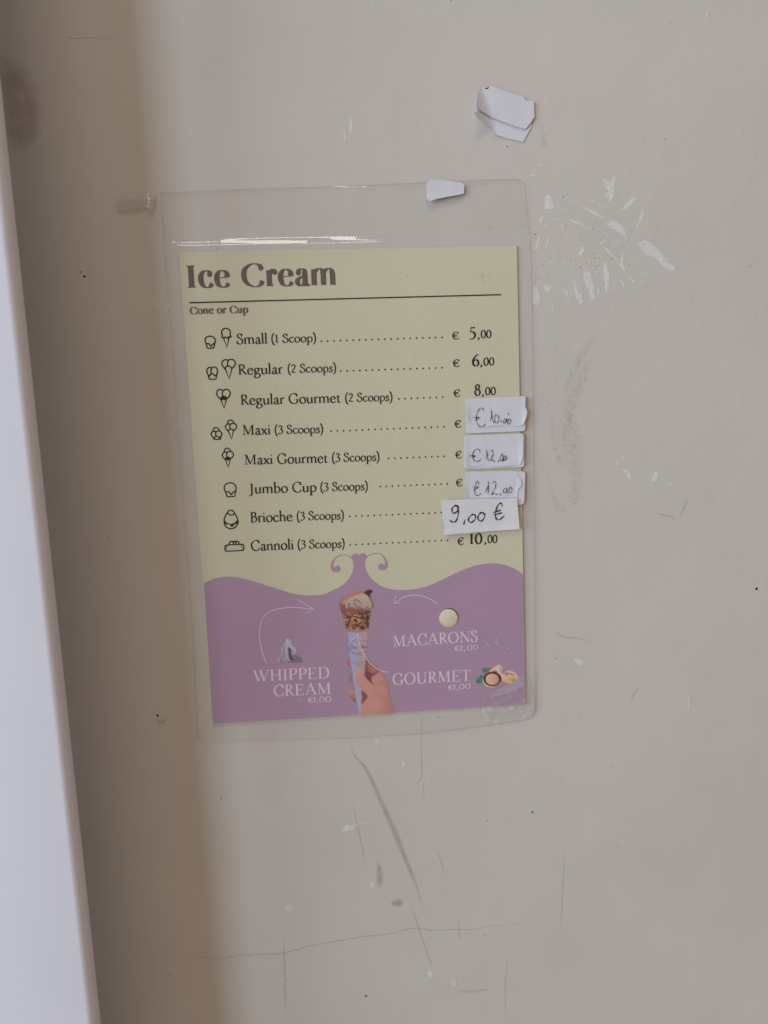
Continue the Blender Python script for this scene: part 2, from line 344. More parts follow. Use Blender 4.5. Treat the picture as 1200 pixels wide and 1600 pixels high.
# ------------------------------------------------------------------ lettering
def ell(cx, cy, rx, ry): return [(cx + rx * math.cos(a), cy + ry * math.sin(a)) for a in np.linspace(math.pi / 2, math.pi / 2 + 2 * math.pi, 25)]
def _n(x): return [('l', x, 0, x, 38), ('l', x - 7, 35, x, 39, 't')]
def _arch(a, b): return [('c', [(a, 28), (a + 6, 36), (a + 14, 40), (b - 3, 36), (b, 27)]), ('l', b, 0, b, 28)]
def _bowl(x): return [('c', [(x, 32), (x + 7, 38.5), (x + 15, 40), (x + 24, 34), (x + 28, 21), (x + 24, 7), (x + 15, 0), (x + 7, 0.5), (x, 5)])]
GL = {   # skeletons on a grid: baseline 0, x-height 40, ascender 70, capital 65
 'a': ([('l', 26, 3, 26, 28), ('c', [(8, 29), (12, 37), (18, 40), (24, 37), (26, 28)]), ('c', [(26, 23), (16, 20), (8, 14), (7, 6), (13, 0), (20, 2), (26, 8)]), ('c', [(26, 6), (28, 1), (31, 0), (35, 4)]), ('b', 9.5, 30, 3.2)], 37),
 'c': ([('c', [(30, 31), (27, 37), (21, 40), (12, 37), (6, 27), (6, 15), (11, 4), (20, -0.5), (28, 2), (34, 9)]), ('b', 28.5, 31, 3.4)], 37),
 'e': ([('l', 7, 23, 33, 23, 't'), ('c', [(32.5, 23), (31, 33), (26, 38), (20, 40), (12, 37), (6, 27), (6, 15), (11, 4), (21, -0.5), (29, 2), (35, 9)])], 38.5),
 'o': ([('p', ell(21, 20, 16, 20.5))], 42),
 'n': (_n(9) + _arch(9, 33) + [('h', 1, 17, 0), ('h', 26, 41, 0)], 43),
 'm': (_n(9) + _arch(9, 33) + _arch(33, 57) + [('h', 1, 17, 0), ('h', 26, 40, 0), ('h', 50, 65, 0)], 67),
 'r': (_n(9) + [('c', [(9, 27), (14, 35), (20, 40), (26, 38)]), ('d', 25.5, 35.5, 3), ('b', 24, 33.5, 3.5), ('h', 1, 19, 0)], 29),
 'u': ([('l', 9, 12, 9, 39), ('c', [(9, 13), (11, 4), (18, 0), (26, 3), (33, 10)]), ('l', 33, 2, 33, 39), ('h', 1, 9, 38.5), ('h', 25, 33, 38.5), ('l', 33, 1.5, 41, 3, 't')], 43),
 'p': (_n(9) + [('l', 9, -24, 9, 38)] + _bowl(9) + [('h', 1, 19, -24)], 42),
 'b': ([('l', 9, 2, 9, 70), ('l', 2, 66, 9, 71, 't')] + _bowl(9), 43),
 'h': ([('l', 9, 0, 9, 70), ('l', 2, 66, 9, 71, 't')] + _arch(9, 33) + [('h', 1, 17, 0), ('h', 26, 41, 0)], 43),
 'l': ([('l', 9, 0, 9, 70), ('l', 2, 66, 9, 71, 't'), ('h', 1, 18, 0)], 19.5),
 'i': (_n(9) + [('d', 9, 56, 4.4), ('h', 1, 18, 0)], 19.5),
 't': ([('l', 11, 9, 11, 47), ('c', [(11, 11), (12.5, 3), (18, 0), (25, 4)]), ('l', 3, 38, 24, 38, 't')], 26),
 'x': ([('l', 6, 38, 34, 1), ('l', 33, 38, 6, 1), ('h', 1, 15, 38.5), ('h', 26, 39, 38.5), ('h', 0, 13, 0), ('h', 26, 41, 0)], 41),
 's': ([('c', [(25, 31), (23, 38), (16, 40.5), (9, 37), (8, 30), (14, 23.5), (22, 18), (26, 11), (23, 3), (15, -0.5), (8, 2), (5, 10)])], 31),
 'g': ([('p', ell(18, 27, 11.5, 12.5)), ('c', [(12, 16), (7, 11), (11, 6), (22, 4), (32, 1), (36, -8), (31, -19), (18, -24), (6, -19), (4, -11), (9, -4), (15, 2)]), ('l', 27, 36, 38, 38, 'm')], 40),
 '1': ([('l', 15, 0, 15, 60), ('l', 6, 53, 15, 60, 't'), ('h', 6, 24, 0)], 31),
 '2': ([('c', [(7, 48), (10, 57), (18, 62), (28, 58), (31, 48), (27, 36), (17, 20), (6, 4)]), ('l', 5, 3, 36, 3, 'm')], 41),
 '3': ([('c', [(8, 52), (13, 60), (20, 62), (28, 57), (29, 47), (24, 38), (16, 34)]), ('c', [(16, 34), (27, 31), (33, 21), (29, 7), (18, -1), (8, 0), (4, 4)])], 39),
 '5': ([('l', 12, 58, 33, 60, 'm'), ('l', 13, 60, 10, 37, 't'), ('c', [(10, 37), (21, 36), (31, 29), (33, 15), (26, 3), (14, -3), (5, -3)])], 41),
 '6': ([('c', [(34, 65), (20, 54), (10, 38), (7, 20), (11, 6), (21, -1), (31, 4), (35, 17), (31, 30), (21, 35), (11, 28)])], 42),
 '8': ([('p', ell(20, 47, 11, 14)), ('p', ell(20, 16, 15, 17))], 41),
 '0': ([('p', ell(20, 31, 15, 31))], 40),
 ',': ([('d', 8, 3, 4.6), ('c', [(11, 4), (12, -4), (5, -14)])], 18),
 '(': ([('c', [(23, 74), (13, 58), (8.5, 36), (8.5, 18), (13, -4), (23, -20)])], 25),
 ')': ([('c', [(3, 74), (13, 58), (17.5, 36), (17.5, 18), (13, -4), (3, -20)])], 26),
 '-': ([('l', 2, 24, 30, 24, 't')], 33),
 'q': ([('c', [(46, 46), (40, 57), (29, 61), (17, 55), (9, 41), (8, 26), (14, 9), (26, 0), (38, 1), (47, 11)]), ('l', 1, 36, 37, 36, 'm'), ('l', 1, 25, 35, 25, 'm')], 50),
 ' ': ([], 22),
 'S': ([('c', [(33, 51), (31, 61), (22, 66), (12, 63), (8, 54), (12, 44), (22, 36), (33, 28), (37, 16), (33, 4), (22, -1), (11, 1), (6, 7), (4, 17)]), ('l', 33, 47, 34, 65, 't'), ('l', 4, 0, 4, 19, 't')], 43),
 'R': ([('l', 13, 0, 13, 64), ('c', [(13, 63.5), (24, 64), (35, 60), (38, 49), (33, 38), (23, 33.5), (13, 33)]), ('l', 22, 34, 46, 2), ('h', 4, 23, 0), ('h', 4, 14, 64), ('h', 44, 54, 0)], 53),
 'C': ([('c', [(53, 48), (48, 60), (36, 66), (22, 62), (10, 49), (7, 32), (11, 15), (22, 3), (36, -1), (48, 4), (54, 16)]), ('l', 53, 44, 53, 66, 't')], 59),
 'G': ([('c', [(53, 48), (48, 60), (36, 66), (22, 62), (10, 49), (7, 32), (11, 15), (22, 3), (36, -1), (46, 2), (53, 8)]), ('l', 53, 44, 53, 66, 't'), ('l', 53, 4, 53, 28), ('h', 43, 62, 28)], 64),
 'M': ([('l', 13, 0, 13, 63, 't'), ('l', 14, 64, 38, 3), ('l', 38, 3, 62, 64, 't'), ('l', 64, 0, 64, 64), ('h', 4, 22, 0), ('h', 54, 74, 0), ('h', 4, 16, 64), ('h', 61, 73, 64)], 78),
 'J': ([('l', 14, -3, 14, 64), ('c', [(14, 2), (12, -10), (5, -15), (-3, -13)]), ('h', 5, 23, 64)], 28),
 'B': ([('l', 13, 0, 13, 64), ('c', [(13, 63.5), (25, 64), (34, 58), (35, 48), (29, 38), (13, 35)]), ('c', [(13, 35), (29, 35), (39, 28), (40, 14), (31, 3), (13, 0.5)]), ('h', 4, 14, 64), ('h', 4, 14, 0)], 47),
 'W': ([('l', 6, 64, 25, 0), ('l', 25, 0, 44, 62, 't'), ('l', 37, 64, 57, 0), ('l', 57, 0, 77, 64, 't'), ('h', -2, 15, 64), ('h', 69, 85, 64), ('h', 30, 46, 64)], 84),
 'H': ([('l', 14, 0, 14, 64), ('l', 55, 0, 55, 64), ('l', 14, 33, 55, 33, 't'), ('h', 5, 24, 0), ('h', 45, 65, 0), ('h', 5, 24, 64), ('h', 45, 65, 64)], 69),
 'I': ([('l', 14, 0, 14, 64), ('h', 4, 24, 0), ('h', 4, 24, 64)], 29),
 'P': ([('l', 14, 0, 14, 64), ('c', [(14, 63.5), (28, 64), (41, 59), (44, 47), (40, 35), (28, 30), (14, 30)]), ('h', 5, 25, 0), ('h', 5, 15, 64)], 50),
 'E': ([('l', 14, 0, 14, 64), ('l', 5, 63.5, 46, 63.5, 't'), ('l', 14, 33, 36, 33, 't'), ('l', 5, 0.5, 48, 0.5, 't'), ('l', 46, 50, 46, 64, 't'), ('l', 49, 0, 49, 16, 't'), ('l', 36, 25, 36, 41, 't')], 55),
 'D': ([('l', 14, 0, 14, 64), ('c', [(14, 63.5), (32, 64), (50, 57), (58, 40), (58, 24), (50, 8), (32, 0.5), (14, 0.5)]), ('h', 5, 15, 0), ('h', 5, 15, 64)], 66),
 'A': ([('l', 8, 0, 31, 66, 't'), ('l', 31, 66, 56, 0), ('l', 16, 22, 47, 22, 't'), ('h', 0, 18, 0), ('h', 46, 66, 0)], 65),
 'O': ([('p', ell(34, 32, 27, 33))], 68),
 'N': ([('l', 12, 0, 12, 64, 't'), ('l', 12, 64, 54, 1), ('l', 54, 0, 54, 64, 't'), ('h', 4, 21, 0), ('h', 46, 63, 64), ('h', 3, 13, 64)], 66),
 'U': ([('l', 14, 20, 14, 64), ('c', [(14, 21), (18, 6), (32, -1), (46, 5), (52, 21)]), ('l', 52, 20, 52, 64, 't'), ('h', 5, 24, 64), ('h', 44, 61, 64)], 66),
 'T': ([('l', 29, 0, 29, 64), ('l', 4, 63.5, 54, 63.5, 't'), ('l', 4, 64, 4, 47, 't'), ('l', 54, 64, 54, 47, 't'), ('h', 19, 39, 0)], 58),
}
FONTS = {   # thick, thin, serif, pen angle, contrast power, x stretch, lower-case height, round terminals, tracking
 'body': (9.6, 3.8, 3.8, 22, 1.0, 1.0, 1.0, False, 0),
 'digit': (10.4, 3.8, 3.8, 15, 1.0, 1.0, 1.0, False, 0),
 'bold': (16.2, 2.4, 3.2, 0, 1.5, 1.16, 1.20, True, 3.5),
 'boldsmall': (18.0, 4.4, 4.4, 0, 1.5, 1.16, 1.20, True, 3),
 'caps': (9.6, 3.4, 3.2, 4, 1.5, 1.0, 1.0, False, 1),
 'capsmall': (10.5, 4.6, 4.4, 4, 1.3, 1.0, 1.0, False, 4),
}
def outlines(text, font):
    T, t, sf, ang, pw, xs, lh, ball, track = FONTS[font]
    a = rad(ang); ca, sa = math.cos(a), math.sin(a)
    pen = lambda d: t + (T - t) * abs(d[1] * ca - d[0] * sa) ** pw
    res = []; x = 0.0
    for ch in text:
        low = ch in 'acemnorupgsxitlbh'
        sy = lh if low else 1.0
        strokes, adv = GL[ch]
        tr = lambda q: (x + q[0] * xs, q[1] * sy)
        for s in strokes:
            k = s[0]
            if k == 'l':
                p = [tr(s[1:3]), tr(s[3:5])]
                wd = pen if len(s) < 6 else {'t': t, 'm': (T + t) / 2}[s[5]]
                res.append(strip2(p, wd))
            elif k == 'c': res.append(strip2(cr([tr(q) for q in s[1]], 5), pen))
            elif k == 'p': res.append(strip2([tr(q) for q in s[1]], pen))
            elif k == 'h': res.append(strip2([tr((s[1], s[3] + (sf / 2 if s[3] < 5 else -sf / 2))), tr((s[2], s[3] + (sf / 2 if s[3] < 5 else -sf / 2)))], sf))
            elif k == 'd' or (k == 'b' and ball):
                r = s[3] * (1.75 if k == 'b' else 1.0) * (1.25 if ball else 1.0); c = tr(s[1:3])
                an = np.linspace(0, math.pi, 8)
                res.append(([np.array((c[0] + r * math.cos(q), c[1] + r * math.sin(q))) for q in an],
                            [np.array((c[0] + r * math.cos(q), c[1] - r * math.sin(q))) for q in an]))
        x += (adv + track) * xs
    return res
def text(flat, s, p0, p1, cap_px, font, cap_units=65.0):
    """Set a run of text between two baseline pixels; cap_px is its capital height."""
    st = outlines(s, font)
    allx = [q[0] for L, R in st for q in L + R]; lo, hi = min(allx), max(allx)
    A = np.array(Q(*p0, flat.d)); B = np.array(Q(*p1, flat.d)); u = (B - A); n = np.hypot(*u); u /= n
    v = np.array((-u[1], u[0])); sx = n / (hi - lo)
    up = np.array(Q(p0[0], p0[1] - cap_px, flat.d)) - A; sy = np.hypot(*up) / cap_units
    for L, R in st:
        m = lambda q: A + u * (q[0] - lo) * sx + v * q[1] * sy
        flat.ribbon([m(q) for q in L], [m(q) for q in R])

# ------------------------------------------------------------------ wall
WX0, WX1, WZ0, WZ1, WT = -0.9, 0.8, -0.75, 0.8, 0.12
wall = obj('wall', [(x, y, z) for y in (0, WT) for x, z in ((WX0, WZ0), (WX1, WZ0), (WX1, WZ1), (WX0, WZ1))],
           [(0, 1, 2, 3), (5, 4, 7, 6), (4, 0, 3, 7), (1, 5, 6, 2), (3, 2, 6, 7), (4, 5, 1, 0)], M['wall'])
wall['kind'] = 'structure'

# white board standing out from the wall at the left; only its rounded edge and face show
def white_board():
    d_front, thick = 0.054, 0.009; BW, ER = 0.225, 0.0028
    top = np.array(Q(28 + (0.1055 * (160 - 500)), 160, d_front)); bot = np.array(Q(147, 1600, d_front))
    k = (top[0] - bot[0]) / (top[1] - bot[1])
    xe = lambda z: bot[0] + k * (z - bot[1])
    prof = [(-BW, d_front - thick), (-BW, d_front), (-0.030, d_front)]     # rear corner, face, rounded edge, rear
    for a in np.linspace(90, -90, 13):
        prof.append((ER * math.cos(rad(a)) - ER, d_front - ER + ER * math.sin(rad(a))) if a >= 0 else (ER * math.cos(rad(a)) - ER, d_front - thick + ER + ER * math.sin(rad(a))))
    zs = [WZ0 + 0.05, -0.3, -0.1, 0.1, 0.3, WZ1 - 0.05]; v = []; f = []; n = len(prof)
    for z in zs: v += [(xe(z) + a, -b, z) for a, b in prof]
    for i in range(len(zs) - 1):
        for j in range(n): f.append((i * n + j, i * n + (j + 1) % n, (i + 1) * n + (j + 1) % n, (i + 1) * n + j))
    f += [tuple(range(n - 1, -1, -1)), tuple(range((len(zs) - 1) * n, len(zs) * n))]
    e = empty('painted_board', (xe(zs[0]) - BW / 2, 0, zs[0]), 'white painted board with rounded edge standing out from the beige wall', 'board')
    o = obj('board_panel', v, f, M['trim'], e)
    o.data.shade_smooth(); o.data.set_sharp_from_angle(angle=rad(35))
    for z in (WZ0 + 0.15, WZ1 - 0.15):          # stand-off blocks that carry the board, above and below the view
        x0, x1 = xe(z) - BW + 0.01, xe(z) - 0.02
        prism('bracket', [(x0, z - 0.02), (x1, z - 0.02), (x1, z + 0.02), (x0, z + 0.02)], 0.0, d_front - thick, M['trim'], e)
white_board()

# marks on the wall -------------------------------------------------
def flake(name, px, py, ln, wd, ang, mat='scrape', seed=None):
    """A ragged bare patch, long axis at ang degrees (photograph, clockwise from right)."""
    r = random.Random(seed if seed is not None else px * 7 + py)
    n = 22; pts = []
    a = rad(ang)
    for i in range(n):
        t = 2 * math.pi * i / n; q = r.uniform(0.70, 1.12)
        u, v = math.cos(t) * ln / 2 * q, math.sin(t) * wd / 2 * r.uniform(0.6, 1.25)
        pts.append(Q(px + u * math.cos(a) - v * math.sin(a), py + u * math.sin(a) + v * math.cos(a)))
    return prism(name, pts, -0.0003, fdepth(), M[mat], wall)
FK = [0]
def fdepth():
    FK[0] += 1; return 0.00005 + FK[0] * 1.0e-6
def ragged(pts, amp=0.9, n=4):
    r = random.Random(len(pts) * 31 + int(pts[0][0] * 10)); out = []
    for i, a in enumerate(pts):
        b = pts[(i + 1) % len(pts)]; L = math.hypot(b[0] - a[0], b[1] - a[1]) or 1
        nx, ny = -(b[1] - a[1]) / L, (b[0] - a[0]) / L
        for k in range(n):
            t = k / n; j = r.uniform(-amp, amp) * min(1, L / 6)
            out.append((a[0] + (b[0] - a[0]) * t + nx * j, a[1] + (b[1] - a[1]) * t + ny * j))
    return out
def traced(name, pts, mat='scrape'):
    return prism(name, [Q(*p) for p in ragged(pts)], -0.0003, fdepth(), M[mat], wall)
c5 = lambda pts: [(830 + x / 5, 250 + y / 5) for x, y in pts]
for p in (
    [(110, 300), (130, 275), (160, 272), (168, 330), (180, 375), (160, 390), (104, 378)],
    [(560, 140), (600, 165), (615, 180), (655, 118), (650, 215), (640, 290), (615, 335), (600, 305), (568, 270), (600, 250), (575, 200)],
    [(690, 405), (735, 355), (800, 290), (826, 300), (770, 370), (725, 395)],
    [(820, 555), (838, 470), (862, 395), (888, 420), (860, 480), (835, 520)],
    [(835, 665), (860, 635), (900, 628), (990, 690), (1010, 730), (1125, 840), (1120, 862), (1075, 868), (960, 760), (905, 745), (880, 710)],
    [(580, 495), (640, 470), (700, 505), (730, 540), (745, 600), (690, 570), (630, 535)],
    [(565, 800), (590, 810), (608, 900), (605, 975), (585, 985), (568, 930)],
    [(410, 870), (450, 872), (482, 930), (500, 1080), (470, 1095), (445, 1010), (420, 960)],
    [(330, 905), (345, 960), (375, 1040), (408, 1110), (375, 1135), (352, 1080), (335, 980)],
    [(95, 985), (135, 975), (165, 1000), (130, 1040), (110, 1010)],
    [(20, 990), (40, 985), (65, 1060), (75, 1110), (40, 1150), (15, 1100)],
    [(690, 820), (730, 750), (715, 820), (745, 900), (820, 960), (790, 955), (730, 880)],
    [(360, 745), (395, 680), (415, 700), (390, 745)],
    [(570, 990), (600, 985), (598, 1035), (580, 1035)],
): traced('bare_patch', c5(p))
for x, y, l, wd_, a, mt in (
    (440, 385, 150, 26, 25, 'scrape2'), (505, 420, 180, 22, 28, 'scrape'), (350, 330, 130, 10, 20, 'scrape2'), (520, 345, 160, 14, 28, 'scrape2'),
    (360, 490, 140, 22, 22, 'scrape'), (430, 525, 90, 20, 25, 'scrape2'), (80, 465, 80, 22, 115, 'scrape'), (115, 515, 110, 14, -35, 'scrape2'),
    (195, 470, 60, 20, 10, 'scrape2'), (245, 520, 70, 14, 75, 'scrape'), (282, 585, 90, 22, 95, 'scrape2'), (250, 388, 130, 12, 5, 'scrape2'),
    (55, 640, 110, 18, 112, 'scrape'), (85, 640, 90, 10, 110, 'scrape2'), (40, 690, 60, 16, 170, 'scrape'), (130, 650, 130, 12, 105, 'scrape'),
    (150, 780, 90, 8, 40, 'scrape2'), (340, 820, 70, 14, 85, 'scrape2'), (600, 590, 90, 14, 40, 'scrape2'), (565, 640, 60, 20, -30, 'scrape'),
    (610, 720, 110, 20, 42, 'scrape'), (650, 760, 60, 18, 20, 'scrape2'), (545, 755, 50, 16, 60, 'scrape2'), (710, 770, 60, 20, 100, 'scrape'),
    (715, 965, 90, 16, 65, 'scrape'), (655, 985, 90, 8, 85, 'scrape2'), (620, 990, 80, 8, 75, 'scrape2'), (385, 1010, 200, 10, 84, 'scrape2'),
    (530, 1030, 100, 10, 92, 'scrape'), (285, 1060, 140, 8, 62, 'scrape'), (170, 1120, 90, 10, 85, 'scrape2'), (30, 900, 110, 9, 90, 'scrape2'),
    (515, 880, 70, 10, 88, 'scrape2'), (460, 790, 70, 10, 100, 'scrape2'), (900, 885, 60, 12, 45, 'scrape2'), (1090, 880, 50, 8, 90, 'scrape2'),
    (935, 255, 70, 14, 55, 'scrape2'), (750, 130, 50, 20, 60, 'scrape2'), (745, 620, 40, 14, -60, 'scrape2'), (400, 225, 60, 14, 50, 'scrape2'),
    (20, 125, 40, 18, 20, 'scrape'), (60, 50, 60, 14, 0, 'scrape2'), (925, 615, 90, 10, 20, 'scrape2'), (1050, 745, 130, 9, 42, 'scrape2')):
    flake('bare_patch', 830 + x / 5, 250 + y / 5, l / 5, max(wd_ / 5, 1.6), a, mt)
for x, y, l, wd_, a, mt in (      # single chips elsewhere on the wall
    (452, 1418, 13, 12, 20, 'scrape'), (549, 195, 34, 5, 88, 'scrape'), (539, 210, 26, 3, 85, 'scrape2'), (905, 1034, 17, 9, 25, 'scrape'),
    (981, 741, 22, 8, 55, 'scrape'), (1024, 745, 20, 8, 110, 'scrape'), (1047, 756, 14, 5, 20, 'scrape2'), (965, 724, 10, 5, 60, 'scrape2'), (973, 718, 12, 4, -40, 'scrape2'),
    (545, 1294, 24, 9, -15, 'scrape'), (566, 1287, 30, 3, -14, 'scrape2'), (589, 1160, 14, 8, 95, 'scrape2'), (631, 1192, 10, 6, 60, 'scrape2'),
    (672, 1522, 12, 7, 80, 'scrape'), (709, 1536, 16, 7, 100, 'scrape2'), (582, 1382, 10, 7, 110, 'scrape'), (245, 478, 15, 10, 60, 'scrape2'), (265, 470, 9, 6, 20, 'scrape2'),
    (113, 57, 22, 6, 10, 'scrape2'), (1106, 22, 16, 3, 100, 'scrape2'), (853, 632, 8, 4, 0, 'scrape2'), (829, 618, 16, 2.5, -15, 'scrape'), (675, 268, 10, 4, 30, 'scrape2'),
    (1077, 1098, 22, 3, 88, 'scrape2'), (837, 268, 10, 5, 20, 'scrape2'), (846, 258, 12, 4, 0, 'scrape2'), (455, 284, 6, 4, 0, 'scrape2')):
    flake('paint_chip', x, y, l, wd_, a, mt)

def soft(name, pts, widths, mat, alpha=1.0, smooth=True):
    """A rubbed streak: strong along its middle, gone at its edges."""
    q = [np.array(Q(*p)) for p in pts]
    if smooth: q = cr(q, 6)
    n = len(q); w_ = np.interp(np.linspace(0, 1, n), np.linspace(0, 1, len(widths)), widths) * PXM
    v = []; a = []; f = []
    for i, c in enumerate(q):
        d = q[min(i + 1, n - 1)] - q[max(i - 1, 0)]; d = d / (np.hypot(*d) or 1); nn = np.array((-d[1], d[0]))
        e = min(1.0, 5.0 * min(i, n - 1 - i) / n + 0.02)
        for s_, k in ((-1, 0), (-0.5, 0.7), (0, 1), (0.5, 0.7), (1, 0)):
            z = c + nn * w_[i] / 2 * s_; v.append((z[0], -0.00004, z[1])); a.append(k * e * alpha)
    for i in range(n - 1):
        for j in range(4): f.append((i * 5 + j, i * 5 + j + 1, i * 5 + 6 + j, i * 5 + 5 + j))
    return obj(name, v, f, M[mat], wall, attr=('a', 'FLOAT', a))
c24 = lambda pts: [(400 + x / 2.4, 1100 + y / 2.4) for x, y in pts]
soft('scuff', c24([(350, 130), (365, 185), (410, 240), (445, 310), (480, 390), (520, 480), (560, 580), (600, 680), (640, 810)]), [3, 4, 7, 9, 11, 13, 11, 7, 3], 'smudge', 0.85)
soft('scuff', c24([(580, 740), (610, 840), (645, 940), (665, 1000)]), [3, 5, 5, 3], 'smudge', 0.45)
soft('scuff', c24([(457, 590), (465, 640), (463, 690)]), [8, 14, 10], 'smudge', 0.95)
soft('scuff', c24([(505, 750), (530, 745), (552, 752)]), [10, 17, 10], 'rust', 0.8)
soft('scuff', c24([(104, 870), (106, 960), (108, 1080), (115, 1180)]), [3, 5, 4, 3], 'smudge', 0.5)
soft('scuff', c24([(1160, 530), (1150, 700), (1140, 880)]), [3, 4, 3], 'smudge', 0.5)
soft('scuff', c24([(745, 1075), (810, 1078), (880, 1070)]), [5, 9, 4], 'smudge', 0.4)
soft('scuff', [(934, 520), (900, 570), (882, 620)], [6, 18, 12], 'smear', 0.9)
for pts, wd_ in (([(930, 545), (905, 600), (885, 660), (880, 720)], [8, 26, 30, 16]), ([(888, 620), (896, 690), (900, 760), (892, 800)], [14, 34, 30, 10]),
                 ([(862, 640), (866, 690), (880, 740)], [6, 14, 10]), ([(852, 730), (870, 790), (885, 800)], [6, 12, 10])):
    soft('glue_smear', pts, wd_, 'smear', 0.8)
for pts in ([(1025, 802), (1042, 806), (1060, 812)], [(1060, 812), (1068, 795), (1075, 778)], [(865, 985), (880, 995), (900, 997), (925, 1002)],
            [(963, 876), (970, 880)], [(1012, 1025), (1014, 1032)], [(1000, 1072), (990, 1085), (986, 1098)], [(905, 1036), (918, 1036)]):
    soft('scratch', pts, [3.5, 4.5, 3], 'hair', 0.5)
def wob(pts, amp=1.2, n=5):
    out = []
    for i in range(len(pts) - 1):
        for k in range(n):
            t = k / n; out.append((pts[i][0] * (1 - t) + pts[i + 1][0] * t + random.uniform(-amp, amp) * .5, pts[i][1] * (1 - t) + pts[i + 1][1] * t + random.uniform(-amp, amp)))
    return out + [pts[-1]]
soft('crack', wob(c24([(-470, 960), (-330, 945), (-230, 950), (-120, 955), (-60, 940), (0, 940), (100, 935), (200, 905), (300, 890), (420, 868), (520, 860), (580, 840), (680, 848), (800, 848), (900, 830), (1040, 822), (1120, 800)])), [1.4, 2.2, 2.4, 2.2, 1.2], 'hair', 0.75)
soft('crack', wob(c24([(624, 30), (622, 100), (620, 180), (622, 275), (608, 290), (604, 345)]), 0.5), [1.6, 1.8, 1.6], 'hair', 0.8)
soft('crack', wob(c24([(622, 275), (630, 330), (630, 372)]), 0.5), [1.5, 1.5], 'hair', 0.7)
soft('crack', wob(c24([(360, 365), (375, 430), (395, 520), (412, 610)]), 0.5), [1.6, 2.2, 1.6], 'hair', 0.8)
for pts in ([(682, 550), (695, 595), (707, 640)], [(757, 800), (762, 850), (768, 885)], [(280, 180), (300, 218)], [(330, 290), (345, 330)], [(668, 180), (688, 155)],
            [(1190, 640), (1195, 680)], [(990, 835), (985, 870)], [(945, 950), (935, 1060), (938, 1190)], [(598, 1040), (606, 1200)], [(1038, 402), (1040, 412)]):
    soft('scratch', c24(pts), [1.6, 2.4, 1.6], 'hair', 0.8, len(pts) > 2)
soft('scratch', [(113, 58), (150, 60), (195, 60)], [1.6, 2, 1.2], 'hair', 0.6)
soft('scratch', [(335, 1294), (300, 1296), (420, 1290)], [1.2, 1.6], 'hair', 0.3)
soft('stain', [(2, 80), (25, 140), (35, 200), (22, 240)], [30, 75, 60, 25], 'rust', 0.55)
soft('scuff', [(845, 195), (850, 215), (846, 235)], [8, 14, 10], 'smear', 0.7)
soft('scuff', [(268, 222), (270, 235)], [6, 7], 'smudge', 0.6)
soft('scuff', [(1086, 310), (1100, 318)], [9, 12], 'smudge', 0.45)
soft('scuff', [(1062, 460), (1080, 445)], [3, 5], 'smudge', 0.6)
soft('scuff', [(885, 122), (860, 118)], [2, 3], 'smudge', 0.5)
soft('scuff', [(985, 270), (978, 282)], [4, 6], 'smudge', 0.9)
for x, y, r in ((132, 432, 2.4), (246, 1118, 2.6), (1182, 920, 3.0), (346, 1247, 1.5), (832, 1269, 2.2), (572, 1556, 2.4), (836, 366, 1.2), (880, 308, 1.1)):
    fl = Flat(0.00006); fl.dot(Q(x, y), r * PXM * 0.75, 8); fl.build('nail_hole', M['hole'], wall)
soft('scuff', [(243, 1124), (252, 1128), (262, 1122)], [4, 8, 5], 'smudge', 0.8)
# uncountable specks: joined
def specks(name, mat, spots, parent=None, d=0.00003):
    parent = parent or wall
    v = []; f = []
    for x, y, r in spots:
        b = len(v); n = 5; a0 = random.random() * 6; e = random.uniform(0.5, 1.0)
        c = Q(x, y, d)
        for i in range(n):
            a = a0 + 2 * math.pi * i / n; k = r * PXM * random.uniform(0.6, 1.2)
            v.append((c[0] + k * math.cos(a), -d - (len(f) % 9) * 4e-6, c[1] + k * e * math.sin(a)))
        f.append(tuple(range(b, b + n)))
    o = obj(name, v, f, M[mat], parent); o['kind'] = 'stuff'
G = random.gauss; U = random.uniform
specks('dirt_specks', 'speck', [(U(0, 1200), U(0, 1600), abs(G(0, .55)) + .35) for _ in range(130)] + [(G(925, 50), G(370, 45), U(.4, 1.0)) for _ in range(110)]
       + [(G(890, 16), G(690, 60), U(.4, .9)) for _ in range(90)] + [(G(228, 16), G(825, 18), U(.4, .9)) for _ in range(16)] + [(G(215, 22), G(1215, 30), U(.4, 1.0)) for _ in range(14)])
specks('paint_specks', 'scrape2', [(G(925, 55), G(370, 52), abs(G(0, .9)) + .5) for _ in range(190)] + [(U(200, 1200), U(0, 1600), U(.4, 1.0)) for _ in range(60)]
       + [(G(970, 10), G(740, 12), U(.6, 1.6)) for _ in range(16)] + [(G(245, 8), G(470, 14), U(.5, 1.4)) for _ in range(16)] + [(G(232, 10), G(830, 8), U(.4, .9)) for _ in range(14)])

# ------------------------------------------------------------------ the laminated menu
D_PAPER, D_FILM = 0.00100, 0.00160
D_BAND, D_INK, D_PIC, D_OVER = D_PAPER + 0.00005, D_PAPER + 0.00010, D_PAPER + 0.00016, D_PAPER + 0.00024
base = P(576, 1160, 0)
menu = empty('laminated_menu', (base.x, 0, base.z), 'yellow and lilac laminated ice cream price menu taped to the beige wall', 'menu')
CORN = [(280, 394), (807.5, 384), (821.4, 1101), (332.2, 1132)]
corners = [Q(*p, D_PAPER) for p in CORN]
paper = prism('paper', corners, D_PAPER - 0.0003, D_PAPER, M['yellow'], menu)

